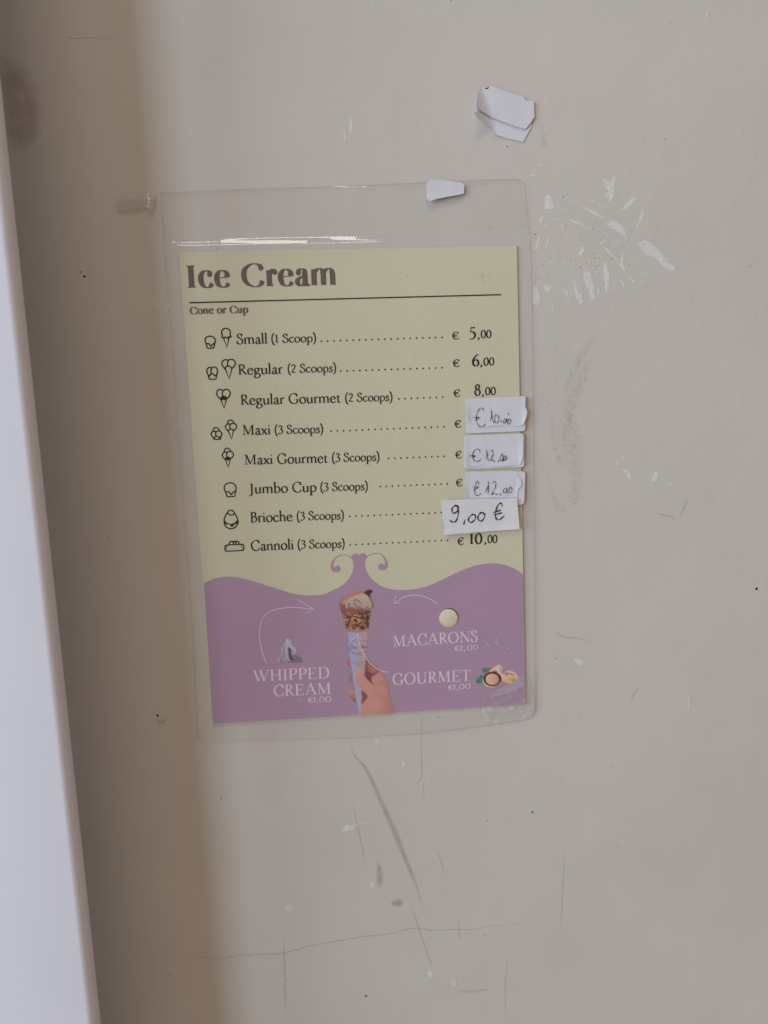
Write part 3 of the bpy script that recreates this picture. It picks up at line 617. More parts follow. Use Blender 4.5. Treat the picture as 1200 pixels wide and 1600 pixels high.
def bandpts():
    c7 = lambda pts: [(500 + x / 5.714, 850 + y / 5.714) for x, y in pts]
    left = [(318.3, 912), (335, 904), (356, 901), (380, 904), (410, 912.5), (436, 921), (460, 928), (482, 930.3), (503, 929)] + c7([(100, 420), (190, 375), (250, 320), (285, 260), (298, 200), (292, 150), (280, 122)])
    crown = c7([(282, 105), (300, 88), (328, 86), (350, 96), (380, 82), (404, 90), (417, 112)])
    right = c7([(404, 150), (402, 190), (415, 240), (450, 300), (500, 345), (560, 380), (640, 405), (740, 412), (830, 405)]) + [(662.8, 917.4), (680, 911), (698.3, 902), (720, 892), (741.7, 884), (759, 880.8), (774, 880.3), (789.4, 883), (804.5, 889), (817.4, 897.7)]
    top = []
    for part in (left, crown, right): top += [tuple(q) for q in cr(part, 4)]
    return [Q(*p, D_BAND) for p in top] + [Q(821.0, 1100.6, D_BAND), Q(332.6, 1131.4, D_BAND)]
fl = Flat(D_BAND); fl.poly(bandpts()); fl.build('lilac_band', M['lilac'], paper)
c7 = lambda pts: [(500 + x / 5.714, 850 + y / 5.714) for x, y in pts]
def taper(flat, pts, wpx):
    q = cr([Q(*p, flat.d) for p in pts], 5)
    ww = list(np.interp(np.linspace(0, 1, len(q)), np.linspace(0, 1, len(wpx)), wpx) * PXM)
    flat.ribbon(*strip2(q, ww))
for pts, ball in (([(284, 128), (250, 106), (205, 97), (160, 110), (122, 145), (107, 190), (116, 226), (140, 240)], (156, 223)),
                  ([(410, 118), (450, 94), (500, 83), (550, 98), (583, 138), (593, 182), (584, 208), (562, 222)], (549, 205))):
    fl = Flat(D_BAND); taper(fl, c7(pts), [1.6, 1.3, 1.2, 1.8, 3.0, 4.6, 5.6, 6.0]); b = c7([ball])[0]
    fl.dot(Q(*b, fl.d), 5.4 * PXM, 16); fl.build('scroll_curl', M['lilac'], paper)

def words(name, runs, mat, d=D_INK):
    fl = Flat(d)
    for r in runs: text(fl, *r)
    return fl.build(name, M[mat], paper)
words('heading_text', [('Ice Cream', (293.5, 449.5), (525, 444.8), 35.0, 'bold')], 'brown')
words('subheading_text', [('Cone or Cup', (296.6, 490.8), (388.3, 488.6), 10.8, 'boldsmall')], 'brown')
fl = Flat(D_INK); fl.stroke_px([(295.6, 473), (783, 460.4)], 1.9, False); fl.build('rule_line', M['black'], paper)
ITEMS = [  # name, x0, y0, x1, y1, bracket text, x0, x1, y
 ('Small', 369.3, 537.5, 418, 536.6, '(1 Scoop)', 424, 494, 535.4), ('Regular', 372.6, 585.3, 442, 583.6, '(2 Scoops)', 449.5, 525.3, 582.4),
 ('Regular Gourmet', 376.3, 632.6, 532.3, 628.7, '(2 Scoops)', 539.2, 613.3, 627.7), ('Maxi', 379.2, 679.5, 422.9, 678.6, '(3 Scoops)', 429.3, 505, 677.8),
 ('Maxi Gourmet', 382.3, 725.8, 512.3, 722.7, '(3 Scoops)', 518.7, 592.9, 721.4), ('Jumbo Cup', 388.8, 771.2, 494.7, 768.2, '(3 Scoops)', 500.6, 574.8, 767.2),
 ('Brioche', 391.4, 816.2, 457.3, 814, '(3 Scoops)', 463.7, 537.3, 812.8), ('Cannoli', 392.1, 860.4, 459, 858.4, '(3 Scoops)', 465, 538.6, 857)]
for n_, x0, y0, x1, y1, br, bx0, bx1, by in ITEMS:
    words('item_text', [(n_, (x0, y0), (x1, y1), 15.6, 'body'), (br, (bx0, by), (bx1, by - (bx1 - bx0) * 0.019), 13.2, 'body')], 'black')
for (x0, y0), (x1, y1), n in (((501.9, 533.2), (690.6, 527), 20), ((532.5, 579.8), (690.6, 574.6), 17), ((622.9, 623.3), (691.5, 620.4), 8), ((517.3, 673.7), (693.5, 666.8), 19),
                              ((607, 716.3), (693.8, 713), 10), ((594, 760.3), (698.7, 756), 12), ((546.4, 807), (689.4, 800.8), 16), ((546.9, 851.3), (699.2, 844.3), 17)):
    fl = Flat(D_INK)
    for i in range(n):
        t = i / (n - 1); fl.dot(Q(x0 + (x1 - x0) * t, y0 + (y1 - y0) * t, D_INK), 1.35 * PXM, 8)
    fl.build('leader_dots', M['black'], paper)
for x0, x1, y, pr in ((706.5, 717, 530, ('5', 733.6, 743.8, 529, 18.0, 751, 768, 528.3)), (707.7, 718.3, 573, ('6', 737.4, 749.2, 571.8, 17.4, 755.2, 772.5, 571.2)),
                      (708.8, 719.3, 620, ('8', 741, 751.2, 617.8, 17.4, 757.8, 774.8, 617.4)), (710.5, 720.5, 668, None), (711.5, 721.5, 716, None), (712.5, 722.5, 759.6, None),
                      (714.8, 724.8, 851.3, ('10', 733.6, 753.6, 850, 16.4, 761.4, 777.2, 848.6))):
    runs = [('q', (x0, y), (x1, y - 0.2), 11.2, 'digit', 61)]
    if pr:
        s_, a, b, yy, h, c, d, y2 = pr
        runs += [(s_, (a, yy), (b, yy - 0.2), h, 'digit', 63), (',', (c - 5.0, y2), (c - 1.6, y2 - .1), 12.6, 'digit', 62), ('00', (c, y2), (d, y2 - 0.4), 12.2, 'digit', 62)]
    words('price_text', runs, 'black')
words('caption_text', [('WHIPPED', (396, 1065), (514.8, 1059.4), 17.6, 'caps'), ('CREAM', (427.9, 1088.0), (516.8, 1083.9), 17.4, 'caps'),
                       ('-', (464.7, 1097.5), (471.7, 1097.2), 9, 'caps'), ('qI,', (481, 1097.7), (498, 1097), 8.4, 'capsmall'), ('OO', (499, 1097), (517.4, 1096.3), 8.4, 'capsmall')], 'whiteink')
words('caption_text', [('MACARONS', (615, 1010.6), (746.4, 1002.2), 17.2, 'caps'), ('-', (697.5, 1016.5), (702, 1016.3), 9, 'caps'), ('q2,', (710.7, 1016.9), (727, 1016), 8.0, 'capsmall'), ('OO', (730, 1016), (747.2, 1015.2), 8.0, 'capsmall')], 'whiteink')
words('caption_text', [('GOURMET', (613.8, 1070), (735.6, 1063.6), 17.4, 'caps'), ('-', (686.4, 1076.8), (690.8, 1076.6), 9, 'caps'), ('qI,', (700.5, 1078), (715.5, 1077), 8.0, 'capsmall'), ('OO', (717.5, 1077), (735.4, 1075.6), 8.0, 'capsmall')], 'whiteink')

# small line drawings beside the items
def icon(name, strokes, fills, org, sc, wpx=1.9):
    fl = Flat(D_INK); tr = lambda p: (org[0] + p[0] / sc, org[1] + p[1] / sc)
    for s_ in strokes:
        sharp = s_[0] == 'l'; pts = s_[1:] if sharp else s_
        fl.stroke_px([tr(p) for p in pts], wpx, not sharp)
    for s_ in fills: fl.poly([Q(*tr(p), fl.d) for p in s_])
    fl.build(name, M['black'], paper)
O5, O6, O7 = (310, 510), (310, 600), (340, 740)
icon('cup_icon', [[(168, 380), (155, 320), (185, 255), (270, 228), (350, 250), (395, 315), (385, 378)], ['l', (165, 365), (205, 498), (222, 512), (348, 508), (362, 495), (390, 365)], [(172, 405), (240, 405), (275, 448), (295, 465), (320, 430), (385, 385)]], [], O5, 15)
icon('cone_icon', [[(553, 262), (548, 235), (562, 210), (540, 145), (570, 72), (645, 42), (720, 75), (748, 140), (742, 200), (765, 238), (748, 258)], [(550, 262), (590, 266), (625, 250), (655, 262), (680, 275), (705, 245), (730, 248), (752, 258)], ['l', (590, 272), (668, 488), (720, 258)]], [], O5, 15)
icon('cup_icon', [[(300, 970), (255, 957), (205, 1000), (195, 1050), (215, 1110), (240, 1160)], [(300, 1105), (293, 1040), (310, 980), (365, 950), (425, 975), (448, 1040), (432, 1110), (400, 1160)], ['l', (215, 1095), (252, 1230), (262, 1238), (408, 1238), (436, 1105)], [(235, 1150), (258, 1165), (285, 1120), (320, 1105), (350, 1122), (380, 1158), (425, 1130)]], [], O5, 15)
icon('cone_icon', [[(692, 790), (640, 777), (575, 805), (550, 870), (570, 930), (628, 1003)], [(690, 940), (682, 860), (700, 797), (760, 770), (830, 792), (865, 855), (848, 922), (785, 985)], [(630, 1000), (645, 945), (690, 932), (740, 937), (785, 985)], ['l', (628, 990), (722, 1222), (788, 975)]], [], O5, 15)
TWO = [[(432, 112), (385, 97), (340, 120), (325, 175), (345, 220), (395, 275)], [(430, 210), (430, 140), (460, 107), (497, 95), (545, 115), (568, 165), (550, 220), (505, 265)], ['l', (400, 275), (458, 435), (499, 275)]]
icon('cone_icon', TWO, [[(385, 262), (408, 218), (450, 207), (492, 216), (512, 252), (496, 287), (400, 287)]], O6, 11.43)
icon('cup_icon', [[(260, 838), (270, 795), (315, 778), (360, 800), (376, 840)], [(312, 845), (255, 850), (225, 890), (245, 935), (282, 988)], [(320, 935), (305, 890), (320, 850), (365, 838), (405, 860), (418, 900), (395, 940), (380, 965)], ['l', (270, 960), (285, 992), (393, 986), (403, 935)], [(282, 972), (300, 938), (340, 932), (370, 962), (390, 955)]], [[(365, 945), (398, 940), (390, 968), (372, 968)]], O6, 11.43, 1.8)
THREE = [[(517, 710), (530, 662), (570, 643), (615, 662), (635, 702)], [(570, 712), (510, 720), (483, 765), (500, 810), (537, 845)], [(575, 808), (558, 760), (575, 717), (620, 702), (670, 725), (682, 765), (655, 810), (622, 838)], [(535, 838), (560, 808), (600, 808), (625, 834)], ['l', (532, 832), (590, 983), (627, 828)]]
icon('cone_icon', THREE, [], O6, 11.43, 1.8)
icon('cone_icon', [[t if t == 'l' else (t[0] - 57, t[1] + 502) for t in s_] for s_ in THREE], [[(472, 1340), (495, 1308), (520, 1302), (562, 1312), (577, 1338), (566, 1360), (488, 1362)]], O6, 11.43, 1.8)
icon('cup_icon', [[(148, 350), (125, 280), (150, 210), (237, 176), (320, 202), (355, 270), (345, 335)], ['l', (148, 338), (178, 432), (186, 444), (328, 438), (350, 320)], [(160, 350), (215, 350), (245, 390), (265, 402), (290, 365), (345, 335)]], [], O7, 12.3)
icon('brioche_icon', [[(130, 950), (124, 890), (142, 830), (182, 758), (210, 715), (252, 703), (296, 720), (327, 765), (365, 830), (388, 890)], [(195, 765), (240, 794), (285, 792), (328, 770)], [(125, 945), (160, 1020), (250, 1060), (342, 1028), (392, 955)]],
     [[(113, 930), (128, 880), (150, 920), (190, 955), (250, 968), (320, 950), (365, 905), (385, 878), (407, 920), (392, 968), (355, 965), (325, 975), (303, 1010), (270, 1022), (245, 1002), (225, 975), (170, 978), (130, 962)]], O7, 12.3)
icon('cannoli_icon', [['l', (185, 1372), (158, 1494), (490, 1476), (447, 1360), (185, 1372)], [(447, 1360), (487, 1362), (505, 1420), (490, 1476)], [(185, 1372), (150, 1387), (138, 1440), (158, 1494)], [(215, 1365), (235, 1315), (265, 1303), (320, 1306), (370, 1300), (402, 1318), (420, 1362)], [(285, 1306), (305, 1330), (300, 1362)], [(325, 1304), (350, 1328), (350, 1362)]], [], O7, 12.3)

# thin arrows
c6 = lambda pts: [(300 + x / 4.286, 850 + y / 4.286) for x, y in pts]
c8 = lambda pts: [(590 + x / 4.615, 850 + y / 4.615) for x, y in pts]
for curve, head in ((c6([(498, 800), (470, 720), (455, 640), (455, 570), (475, 500), (520, 455), (590, 432), (680, 425), (750, 430), (815, 440)]), c6([(705, 370), (818, 440), (760, 467)])),
                    (c8([(435, 433), (370, 393), (300, 371), (240, 370), (180, 388), (122, 428)]), c8([(131, 375), (122, 428), (162, 424)])),
                    (c7([(605, 1145), (540, 1130), (460, 1075), (400, 1000), (365, 930), (345, 860), (333, 800)]), c7([(262, 880), (333, 800), (382, 865)]))):
    fl = Flat(D_OVER); fl.stroke_px(curve, 1.25); fl.stroke_px(head, 1.15, False); fl.build('arrow', M['whiteink'], paper)

# ---- printed photographs: painted on a fine grid of ink cells
def paint(name, box, layers, cell=0.00022, blur=1, post=None):
    """box in pixels; layers = (kind, data, colour, softness); colours as printed."""
    x0, y0, x1, y1 = box
    nx = int((x1 - x0) * PXM / cell); ny = int((y1 - y0) * PXM / cell)
    X, Y = np.meshgrid(np.linspace(x0, x1, nx), np.linspace(y0, y1, ny))
    rgb = np.zeros((ny, nx, 3)); al = np.zeros((ny, nx)); rgb[:] = [lin(v) for v in (140, 110, 132)]
    for L in layers:
        kind, data, colr = L[:3]
        c = np.array([lin(v) for v in colr]) if not callable(colr) else None
        if kind == 'poly': m = inside(data, X, Y)
        elif kind == 'smooth': m = inside(cr(data, 5, True), X, Y)
        elif kind == 'ell': cx, cy, rx, ry = data; m = ((X - cx) / rx) ** 2 + ((Y - cy) / ry) ** 2 < 1
        elif kind == 'line':
            pts, wd_ = data; m = np.zeros(X.shape, bool); q = cr(pts, 5) if len(pts) > 2 else [np.array(p, float) for p in pts]
            for a, b in zip(q[:-1], q[1:]):
                d = b - a; t = np.clip(((X - a[0]) * d[0] + (Y - a[1]) * d[1]) / (d @ d + 1e-9), 0, 1)
                m |= np.hypot(X - a[0] - t * d[0], Y - a[1] - t * d[1]) < wd_ / 2
        k = L[3] if len(L) > 3 else 1.0
        if callable(colr):
            cc = colr(X, Y); rgb[m] = rgb[m] * (1 - k) + cc[m] * k
        else: rgb[m] = rgb[m] * (1 - k) + c * k
        if kind != 'line' or (len(L) > 4): al[m] = 1
    for _ in range(blur):
        pad = np.pad(rgb, ((1, 1), (1, 1), (0, 0)), 'edge')
        rgb = (pad[1:-1, 1:-1] * 2 + pad[:-2, 1:-1] + pad[2:, 1:-1] + pad[1:-1, :-2] + pad[1:-1, 2:]) / 6
    rgb = rgb * (1 + rng.normal(0, 0.03, (ny, nx, 1)))
    use = al > 0.5; idx = -np.ones((ny, nx), int); idx[use] = np.arange(use.sum())
    v = []; cols = []
    for j, i in zip(*np.nonzero(use)):
        a, b = Q(X[j, i], Y[j, i], D_PIC); v.append((a, -D_PIC, b)); cols.append((*np.clip(rgb[j, i] / IRR, 0, 0.92), 1))
    f = []
    for j in range(ny - 1):
        for i in range(nx - 1):
            q = (idx[j, i], idx[j + 1, i], idx[j + 1, i + 1], idx[j, i + 1])
            if min(q) >= 0: f.append(q)
    return obj(name, v, f, M['pic'], paper, attr=('ink', 'FLOAT_COLOR', cols))
cA = lambda pts: [(520 + x / 12, 910 + y / 12) for x, y in pts]
cB = lambda pts: [(520 + x / 10, 1000 + y / 10) for x, y in pts]
cP = lambda pts: [(730 + x / 10.91, 1020 + y / 10.91) for x, y in pts]
cW = lambda pts: [(420 + x / 17.14, 990 + y / 17.14) for x, y in pts]
L3 = lambda *c: np.array([lin(v) for v in c])
def ramp(a, b, fx):
    return lambda X, Y: L3(*a) + (L3(*b) - L3(*a)) * np.clip(fx(X, Y), 0, 1)[..., None]
nutseeds = [(U(536, 579), U(958, 986), U(0, 3.14), U(1.5, 3.0)) for _ in range(130)]
cone = [
 ('smooth', cA([(115, 400), (150, 330), (260, 250), (400, 188), (560, 145), (640, 140), (690, 200), (715, 290), (755, 420), (755, 470), (720, 530), (715, 600), (690, 700), (680, 830), (645, 890), (560, 908), (300, 908), (243, 870), (222, 780), (200, 690), (150, 560), (122, 470)]), ramp((150, 108, 92), (128, 88, 78), lambda X, Y: (Y - 930) / 40)),
 ('smooth', cA([(150, 365), (260, 250), (400, 185), (580, 140), (610, 190), (450, 225), (330, 275), (200, 375)]), (172, 118, 98)),
 ('smooth', cA([(165, 400), (330, 285), (480, 228), (600, 212), (680, 270), (730, 370), (742, 440), (700, 520), (620, 520), (590, 500), (540, 480), (450, 490), (420, 470), (330, 460), (270, 500), (245, 480), (230, 400)]), ramp((178, 158, 146), (156, 138, 132), lambda X, Y: (Y - 930) / 22)),
 ('smooth', cA([(145, 450), (232, 395), (252, 490), (330, 455), (420, 495), (560, 480), (645, 535), (560, 590), (480, 582), (400, 570), (340, 640), (230, 665), (180, 590)]), ramp((140, 88, 86), (112, 68, 70), lambda X, Y: (Y - 945) / 18)),
 ('line', (cA([(245, 400), (262, 480)]), 2.0), (176, 158, 148)), ('line', (cA([(400, 440), (430, 490)]), 1.8), (170, 150, 142)), ('line', (cA([(580, 460), (590, 500)]), 2.0), (165, 148, 140)),
 ('line', (cA([(305, 398), (283, 455)]), 1.6), (70, 42, 44)), ('line', (cA([(455, 480), (408, 385), (418, 322), (480, 345), (540, 402)]), 1.3), (72, 58, 58)), ('line', (cA([(470, 462), (530, 450)]), 1.2), (90, 60, 60)),
 ('smooth', cA([(225, 665), (340, 635), (385, 580), (500, 568), (600, 575), (640, 520), (690, 540), (700, 590), (690, 700), (680, 840), (645, 892), (560, 905), (300, 905), (245, 870), (222, 780)]), (66, 40, 38)),
]
for x, y, a, l in nutseeds:
    t = U(0, 1); dk = 1.0 if x < 563 else 0.82
    cone.append(('line', ([(x - math.cos(a) * l / 2, y - math.sin(a) * l / 2), (x + math.cos(a) * l / 2, y + math.sin(a) * l / 2)], U(1.0, 1.9)), tuple(dk * (v1 + (v2 - v1) * t) for v1, v2 in zip((150, 100, 78), (212, 164, 132)))))
cone += [
 ('line', (cA([(345, 640), (385, 588), (500, 580), (620, 590)]), 2.0), (52, 36, 36)), ('line', (cA([(215, 672), (330, 660)]), 2.2), (60, 38, 38)),
 ('line', (cA([(255, 890), (400, 900), (640, 893)]), 1.6), (180, 130, 108)),
 ('poly', cA([(568, 195), (690, 120), (755, 150), (740, 190), (705, 228), (690, 292), (645, 245)]), (52, 46, 54)),
 ('line', (cA([(690, 285), (725, 355), (765, 455), (748, 472)]), 1.3), (56, 42, 48), 1.0, 1),
 ('line', (cA([(600, 500), (650, 470), (690, 520), (640, 560)]), 1.3), (92, 64, 62)),
 # fingertips behind the sleeve
 ('smooth', cB([(208, 352), (235, 320), (270, 340), (300, 400), (295, 432), (260, 425), (218, 385)]), (166, 104, 108)),
 ('smooth', cB([(248, 545), (290, 528), (325, 590), (330, 640), (270, 636), (246, 602)]), (158, 108, 106)),
 ('smooth', cB([(195, 800), (250, 772), (325, 790), (368, 870), (372, 962), (330, 967), (270, 890), (210, 835)]), ramp((178, 130, 132), (150, 92, 96), lambda X, Y: (Y - 1080) / 14)),
 ('line', (cB([(255, 425), (295, 430)]), 1.2), (112, 66, 72)), ('line', (cB([(255, 625), (325, 640)]), 1.2), (104, 62, 66)), ('line', (cB([(275, 895), (335, 965)]), 1.3), (100, 62, 72)),
 # hand
 ('smooth', cB([(512, 330), (545, 300), (605, 350), (720, 465), (770, 520), (825, 600), (862, 700), (888, 840), (925, 980), (975, 1135)]) + cB([(960, 1150), (700, 1165), (500, 1180), (430, 1185), (440, 1000), (455, 900), (420, 740), (390, 660), (500, 560)]), ramp((178, 132, 124), (166, 118, 116), lambda X, Y: (X - 580) / 30)),
 ('smooth', cB([(500, 470), (512, 330), (545, 300), (610, 355), (722, 470), (600, 580), (640, 715), (560, 640), (500, 560)]), ramp((140, 84, 82), (112, 58, 64), lambda X, Y: (Y - 1030) / 28)),
 ('smooth', cB([(545, 320), (600, 355), (715, 465), (640, 520), (580, 500), (545, 420)]), (154, 100, 96)),
 ('line', (cB([(590, 590), (650, 540), (728, 488)]), 1.2), (96, 52, 56)), ('line', (cB([(560, 640), (640, 715)]), 1.6), (122, 72, 74)),
 # paper sleeve with its faint badge
 ('poly', cA([(278, 930), (470, 922), (660, 922)]) + cB([(545, 0), (522, 250), (505, 400), (490, 550), (455, 900), (435, 1185), (403, 1185), (370, 950), (330, 700), (298, 480), (252, 200), (240, 0)]), ramp((146, 156, 188), (164, 142, 148), lambda X, Y: (X - 544 - (Y - 990) * 0.13) / np.maximum(5, 19 - (Y - 990) * 0.10))),
 ('line', (cA([(255, 915), (400, 922), (650, 912)]), 2.2), (150, 112, 108)),
 ('line', (cB([(252, 140), (300, 190), (400, 215), (485, 200), (535, 150)]), 0.9), (92, 84, 110)), ('line', (cB([(250, 160), (310, 215), (400, 240), (480, 228)]), 0.7), (112, 104, 128), 0.7),
 ('line', (cA([(290, 1118), (330, 1098), (385, 1085)]), 0.9), (96, 92, 120)), ('line', (cA([(545, 1080), (600, 1088), (645, 1105)]), 0.9), (104, 86, 104)),
 ('line', (cB([(262, 150), (255, 110), (270, 60), (320, 25), (400, 12), (480, 25), (525, 65)]), 0.7), (112, 106, 132), 0.7),
 # script lettering in the badge
 ('line', (cB([(282, 80), (276, 130)]), 0.8), (84, 80, 108)), ('line', (cB([(270, 85), (300, 78), (318, 100), (305, 128), (272, 134)]), 0.8), (84, 80, 108)),
 ('line', (cB([(332, 112), (324, 126), (336, 134), (344, 120), (332, 112)]), 0.7), (84, 80, 108)), ('line', (cB([(354, 134), (356, 114), (366, 112), (372, 134)]), 0.7), (84, 80, 108)),
 ('line', (cB([(440, 134), (448, 82), (466, 132), (476, 76)]), 0.8), (84, 74, 100)), ('line', (cB([(486, 108), (484, 132)]), 0.7), (84, 74, 100)), ('line', (cB([(494, 132), (497, 108), (506, 106), (510, 130)]), 0.7), (84, 74, 100)), ('line', (cB([(524, 104), (515, 118), (524, 130), (532, 116), (524, 104)]), 0.7), (84, 74, 100)),
 ('line', (cB([(320, 352), (400, 356), (485, 345)]), 0.8), (104, 92, 118)), ('line', (cB([(350, 382), (420, 386), (480, 378)]), 0.7), (110, 98, 120)),
 # thumb over the sleeve
 ('smooth', cB([(352, 545), (362, 478), (400, 452), (445, 472), (492, 560), (560, 640), (650, 720), (700, 800), (640, 900), (545, 890), (480, 800), (420, 735), (370, 645)]), ramp((186, 138, 132), (174, 128, 122), lambda X, Y: (Y - 1050) / 30)),
 ('line', (cB([(362, 500), (395, 475), (430, 490)]), 1.2), (190, 150, 148)), ('line', (cB([(430, 690), (480, 680), (540, 660)]), 0.8), (150, 104, 100), 0.6),
 ('smooth', cB([(448, 790), (490, 815), (545, 888), (500, 950), (450, 1010), (455, 900)]), (126, 70, 76)),
 ('smooth', cB([(690, 740), (760, 700), (830, 760), (850, 860), (780, 850), (720, 800)]), (186, 140, 130), 0.25), ('smooth', cB([(560, 980), (660, 930), (760, 980), (740, 1080), (620, 1090)]), (190, 148, 140), 0.22), ('smooth', cB([(860, 900), (900, 960), (940, 1100), (860, 1120), (840, 1000)]), (160, 112, 98), 0.3), ('smooth', cB([(480, 690), (540, 720), (600, 800), (580, 860), (520, 800)]), (184, 146, 136), 0.25),
 ('line', (cB([(640, 720), (700, 680), (800, 640)]), 0.9), (152, 106, 104), 0.6), ('line', (cB([(880, 840), (925, 980), (970, 1130)]), 1.4), (150, 100, 92), 0.7),
]
paint('cone_photo', (527, 916, 622, 1118.6), cone, blur=2)
paint('cream_photo', (430, 995, 476, 1038), [
 ('smooth', cW([(490, 130), (600, 165), (622, 240), (735, 410), (750, 560), (862, 640), (905, 765), (520, 790), (222, 775), (235, 670), (300, 560), (335, 450), (290, 420), (392, 270)]), ramp((160, 160, 176), (142, 134, 152), lambda X, Y: (Y - 1000) / 34)),
 ('smooth', cW([(600, 580), (750, 570), (870, 650), (900, 765), (520, 785), (560, 700)]), (118, 104, 124)),
 ('smooth', cW([(520, 360), (595, 420), (612, 600), (690, 715), (560, 705), (530, 560)]), (84, 68, 90)),
 ('line', (cW([(340, 360), (350, 480), (290, 600), (250, 740)]), 2.2), (172, 160, 178)), ('line', (cW([(470, 320), (480, 520), (500, 660), (560, 720)]), 1.6), (172, 168, 184)), ('line', (cW([(385, 340), (400, 520), (350, 640)]), 1.6), (124, 116, 140)),
 ('line', (cW([(510, 310), (600, 380), (720, 430), (740, 550)]), 2.0), (166, 170, 182)), ('line', (cW([(300, 640), (310, 720), (380, 760)]), 1.4), (118, 106, 130)), ('line', (cW([(490, 150), (500, 280)]), 2.0), (178, 182, 190))], blur=2)
paint('macaron_photo', (682, 946, 720, 984), [('ell', (701.6, 964.9, 15.4, 15.2), (66, 46, 42)), ('ell', (700.3, 966.0, 14.6, 14.3), ramp((202, 196, 182), (178, 168, 150), lambda X, Y: ((X - 692) + (Y - 958)) / 34)), ('line', ([(690, 972), (697, 977.5), (706, 977)], 1.2), (168, 150, 132), 0.6)], blur=1)
paint('pistachio_photo', (741, 1036, 812, 1078), [
 ('smooth', cP([(245, 270), (330, 255), (400, 255), (370, 320), (270, 350)]), (84, 116, 92)), ('smooth', cP([(140, 462), (190, 420), (262, 368), (275, 500), (180, 520)]), (62, 112, 96)), ('line', (cP([(160, 470), (250, 430)]), 0.8), (96, 140, 112)),
 ('smooth', cP([(592, 350), (700, 298), (800, 318), (872, 390), (850, 440), (765, 530), (620, 500), (580, 430)]), (202, 166, 156)),
 ('smooth', cP([(660, 440), (780, 395), (832, 450), (765, 528), (655, 490)]), (194, 168, 112)), ('ell', (*cP([(795, 472)])[0], 2.8, 2.6), (124, 142, 76)), ('line', (cP([(700, 440), (760, 450)]), 1.0), (140, 140, 84)), ('line', (cP([(605, 345), (690, 352), (800, 380)]), 1.5), (120, 72, 72)), ('line', (cP([(690, 350), (655, 400)]), 1.2), (126, 78, 74)),
 ('smooth', cP([(262, 450), (320, 370), (400, 290), (510, 205), (588, 212), (600, 300), (585, 420), (570, 530), (460, 592), (340, 590), (270, 510)]), (204, 176, 160)),
 ('line', (cP([(560, 230), (572, 290), (565, 360)]), 1.2), (150, 124, 104)),
 ('ell', (*cP([(430, 445)])[0], 14.2, 11.8), (48, 30, 34)), ('ell', (*cP([(428, 452)])[0], 10.4, 8.8), ramp((214, 172, 146), (184, 132, 110), lambda X, Y: (X - 760) / 20)), ('line', (cP([(350, 592), (430, 604), (520, 578)]), 1.4), (78, 44, 46)), ('line', (cP([(400, 330), (480, 310), (530, 360)]), 1.6), (150, 84, 78))])

# ---- laminate pouch
FO = [(249.5, 301.5), (370, 296), (480, 292.5), (600, 288), (715, 283), (816.5, 279), (821.5, 320), (826.5, 374), (829, 420), (832, 640), (834.5, 900), (836.5, 1118.5), (817, 1126), (754, 1135), (658, 1146), (546, 1153.5), (400, 1156.5), (309, 1159), (304, 1067), (300, 980), (281, 740), (263, 493), (255.5, 393)]
film_outline = round_poly([Q(*p, 0.0008) for p in FO], [0.0006] + [0] * 4 + [0.004] + [0] * 5 + [0.0035] + [0] * 5 + [0.0030] + [0] * 5, 5)
PC = np.array(corners)
def edge_dist(X, Z):
    """Signed distance inside (+) the paper sheet, by its four edges."""
    d = []
    for i in range(4):
        a, b = PC[i], PC[(i + 1) % 4]; t = (b - a) / np.hypot(*(b - a)); n = np.array((t[1], -t[0]))
        d.append((X - a[0]) * n[0] + (Z - a[1]) * n[1])
    return d
ridges = []      # crease line in pixels, height, half width
def ridge(pts, h, wd_): ridges.append((np.array(cr([Q(*p, 0.0016) for p in pts], 6)), h, wd_))
ridge([(352, 470.5), (372, 464.5), (395, 464), (420, 468.5)], 0.00030, 0.0009)
ridge([(348, 465), (375, 460.5), (405, 462), (440, 470)], 0.00022, 0.0008)
ridge([(380, 478), (420, 481), (470, 479)], 0.00012, 0.0009)
ridge([(262, 440), (270, 458), (266, 476)], 0.00016, 0.0012)
ridge([(280, 372), (420, 374.5), (560, 371), (700, 365)], 0.00026, 0.0010)
ridge([(350, 1147), (450, 1147), (560, 1143), (680, 1135)], 0.00022, 0.0007)
ridge([(345, 1140), (450, 1139), (560, 1134), (660, 1127)], 0.00018, 0.0007)
ridge([(345, 377.5), (420, 376), (480, 375.5)], 0.00018, 0.0006)
sm = lambda t: np.clip(t, 0, 1) ** 2 * (3 - 2 * np.clip(t, 0, 1))
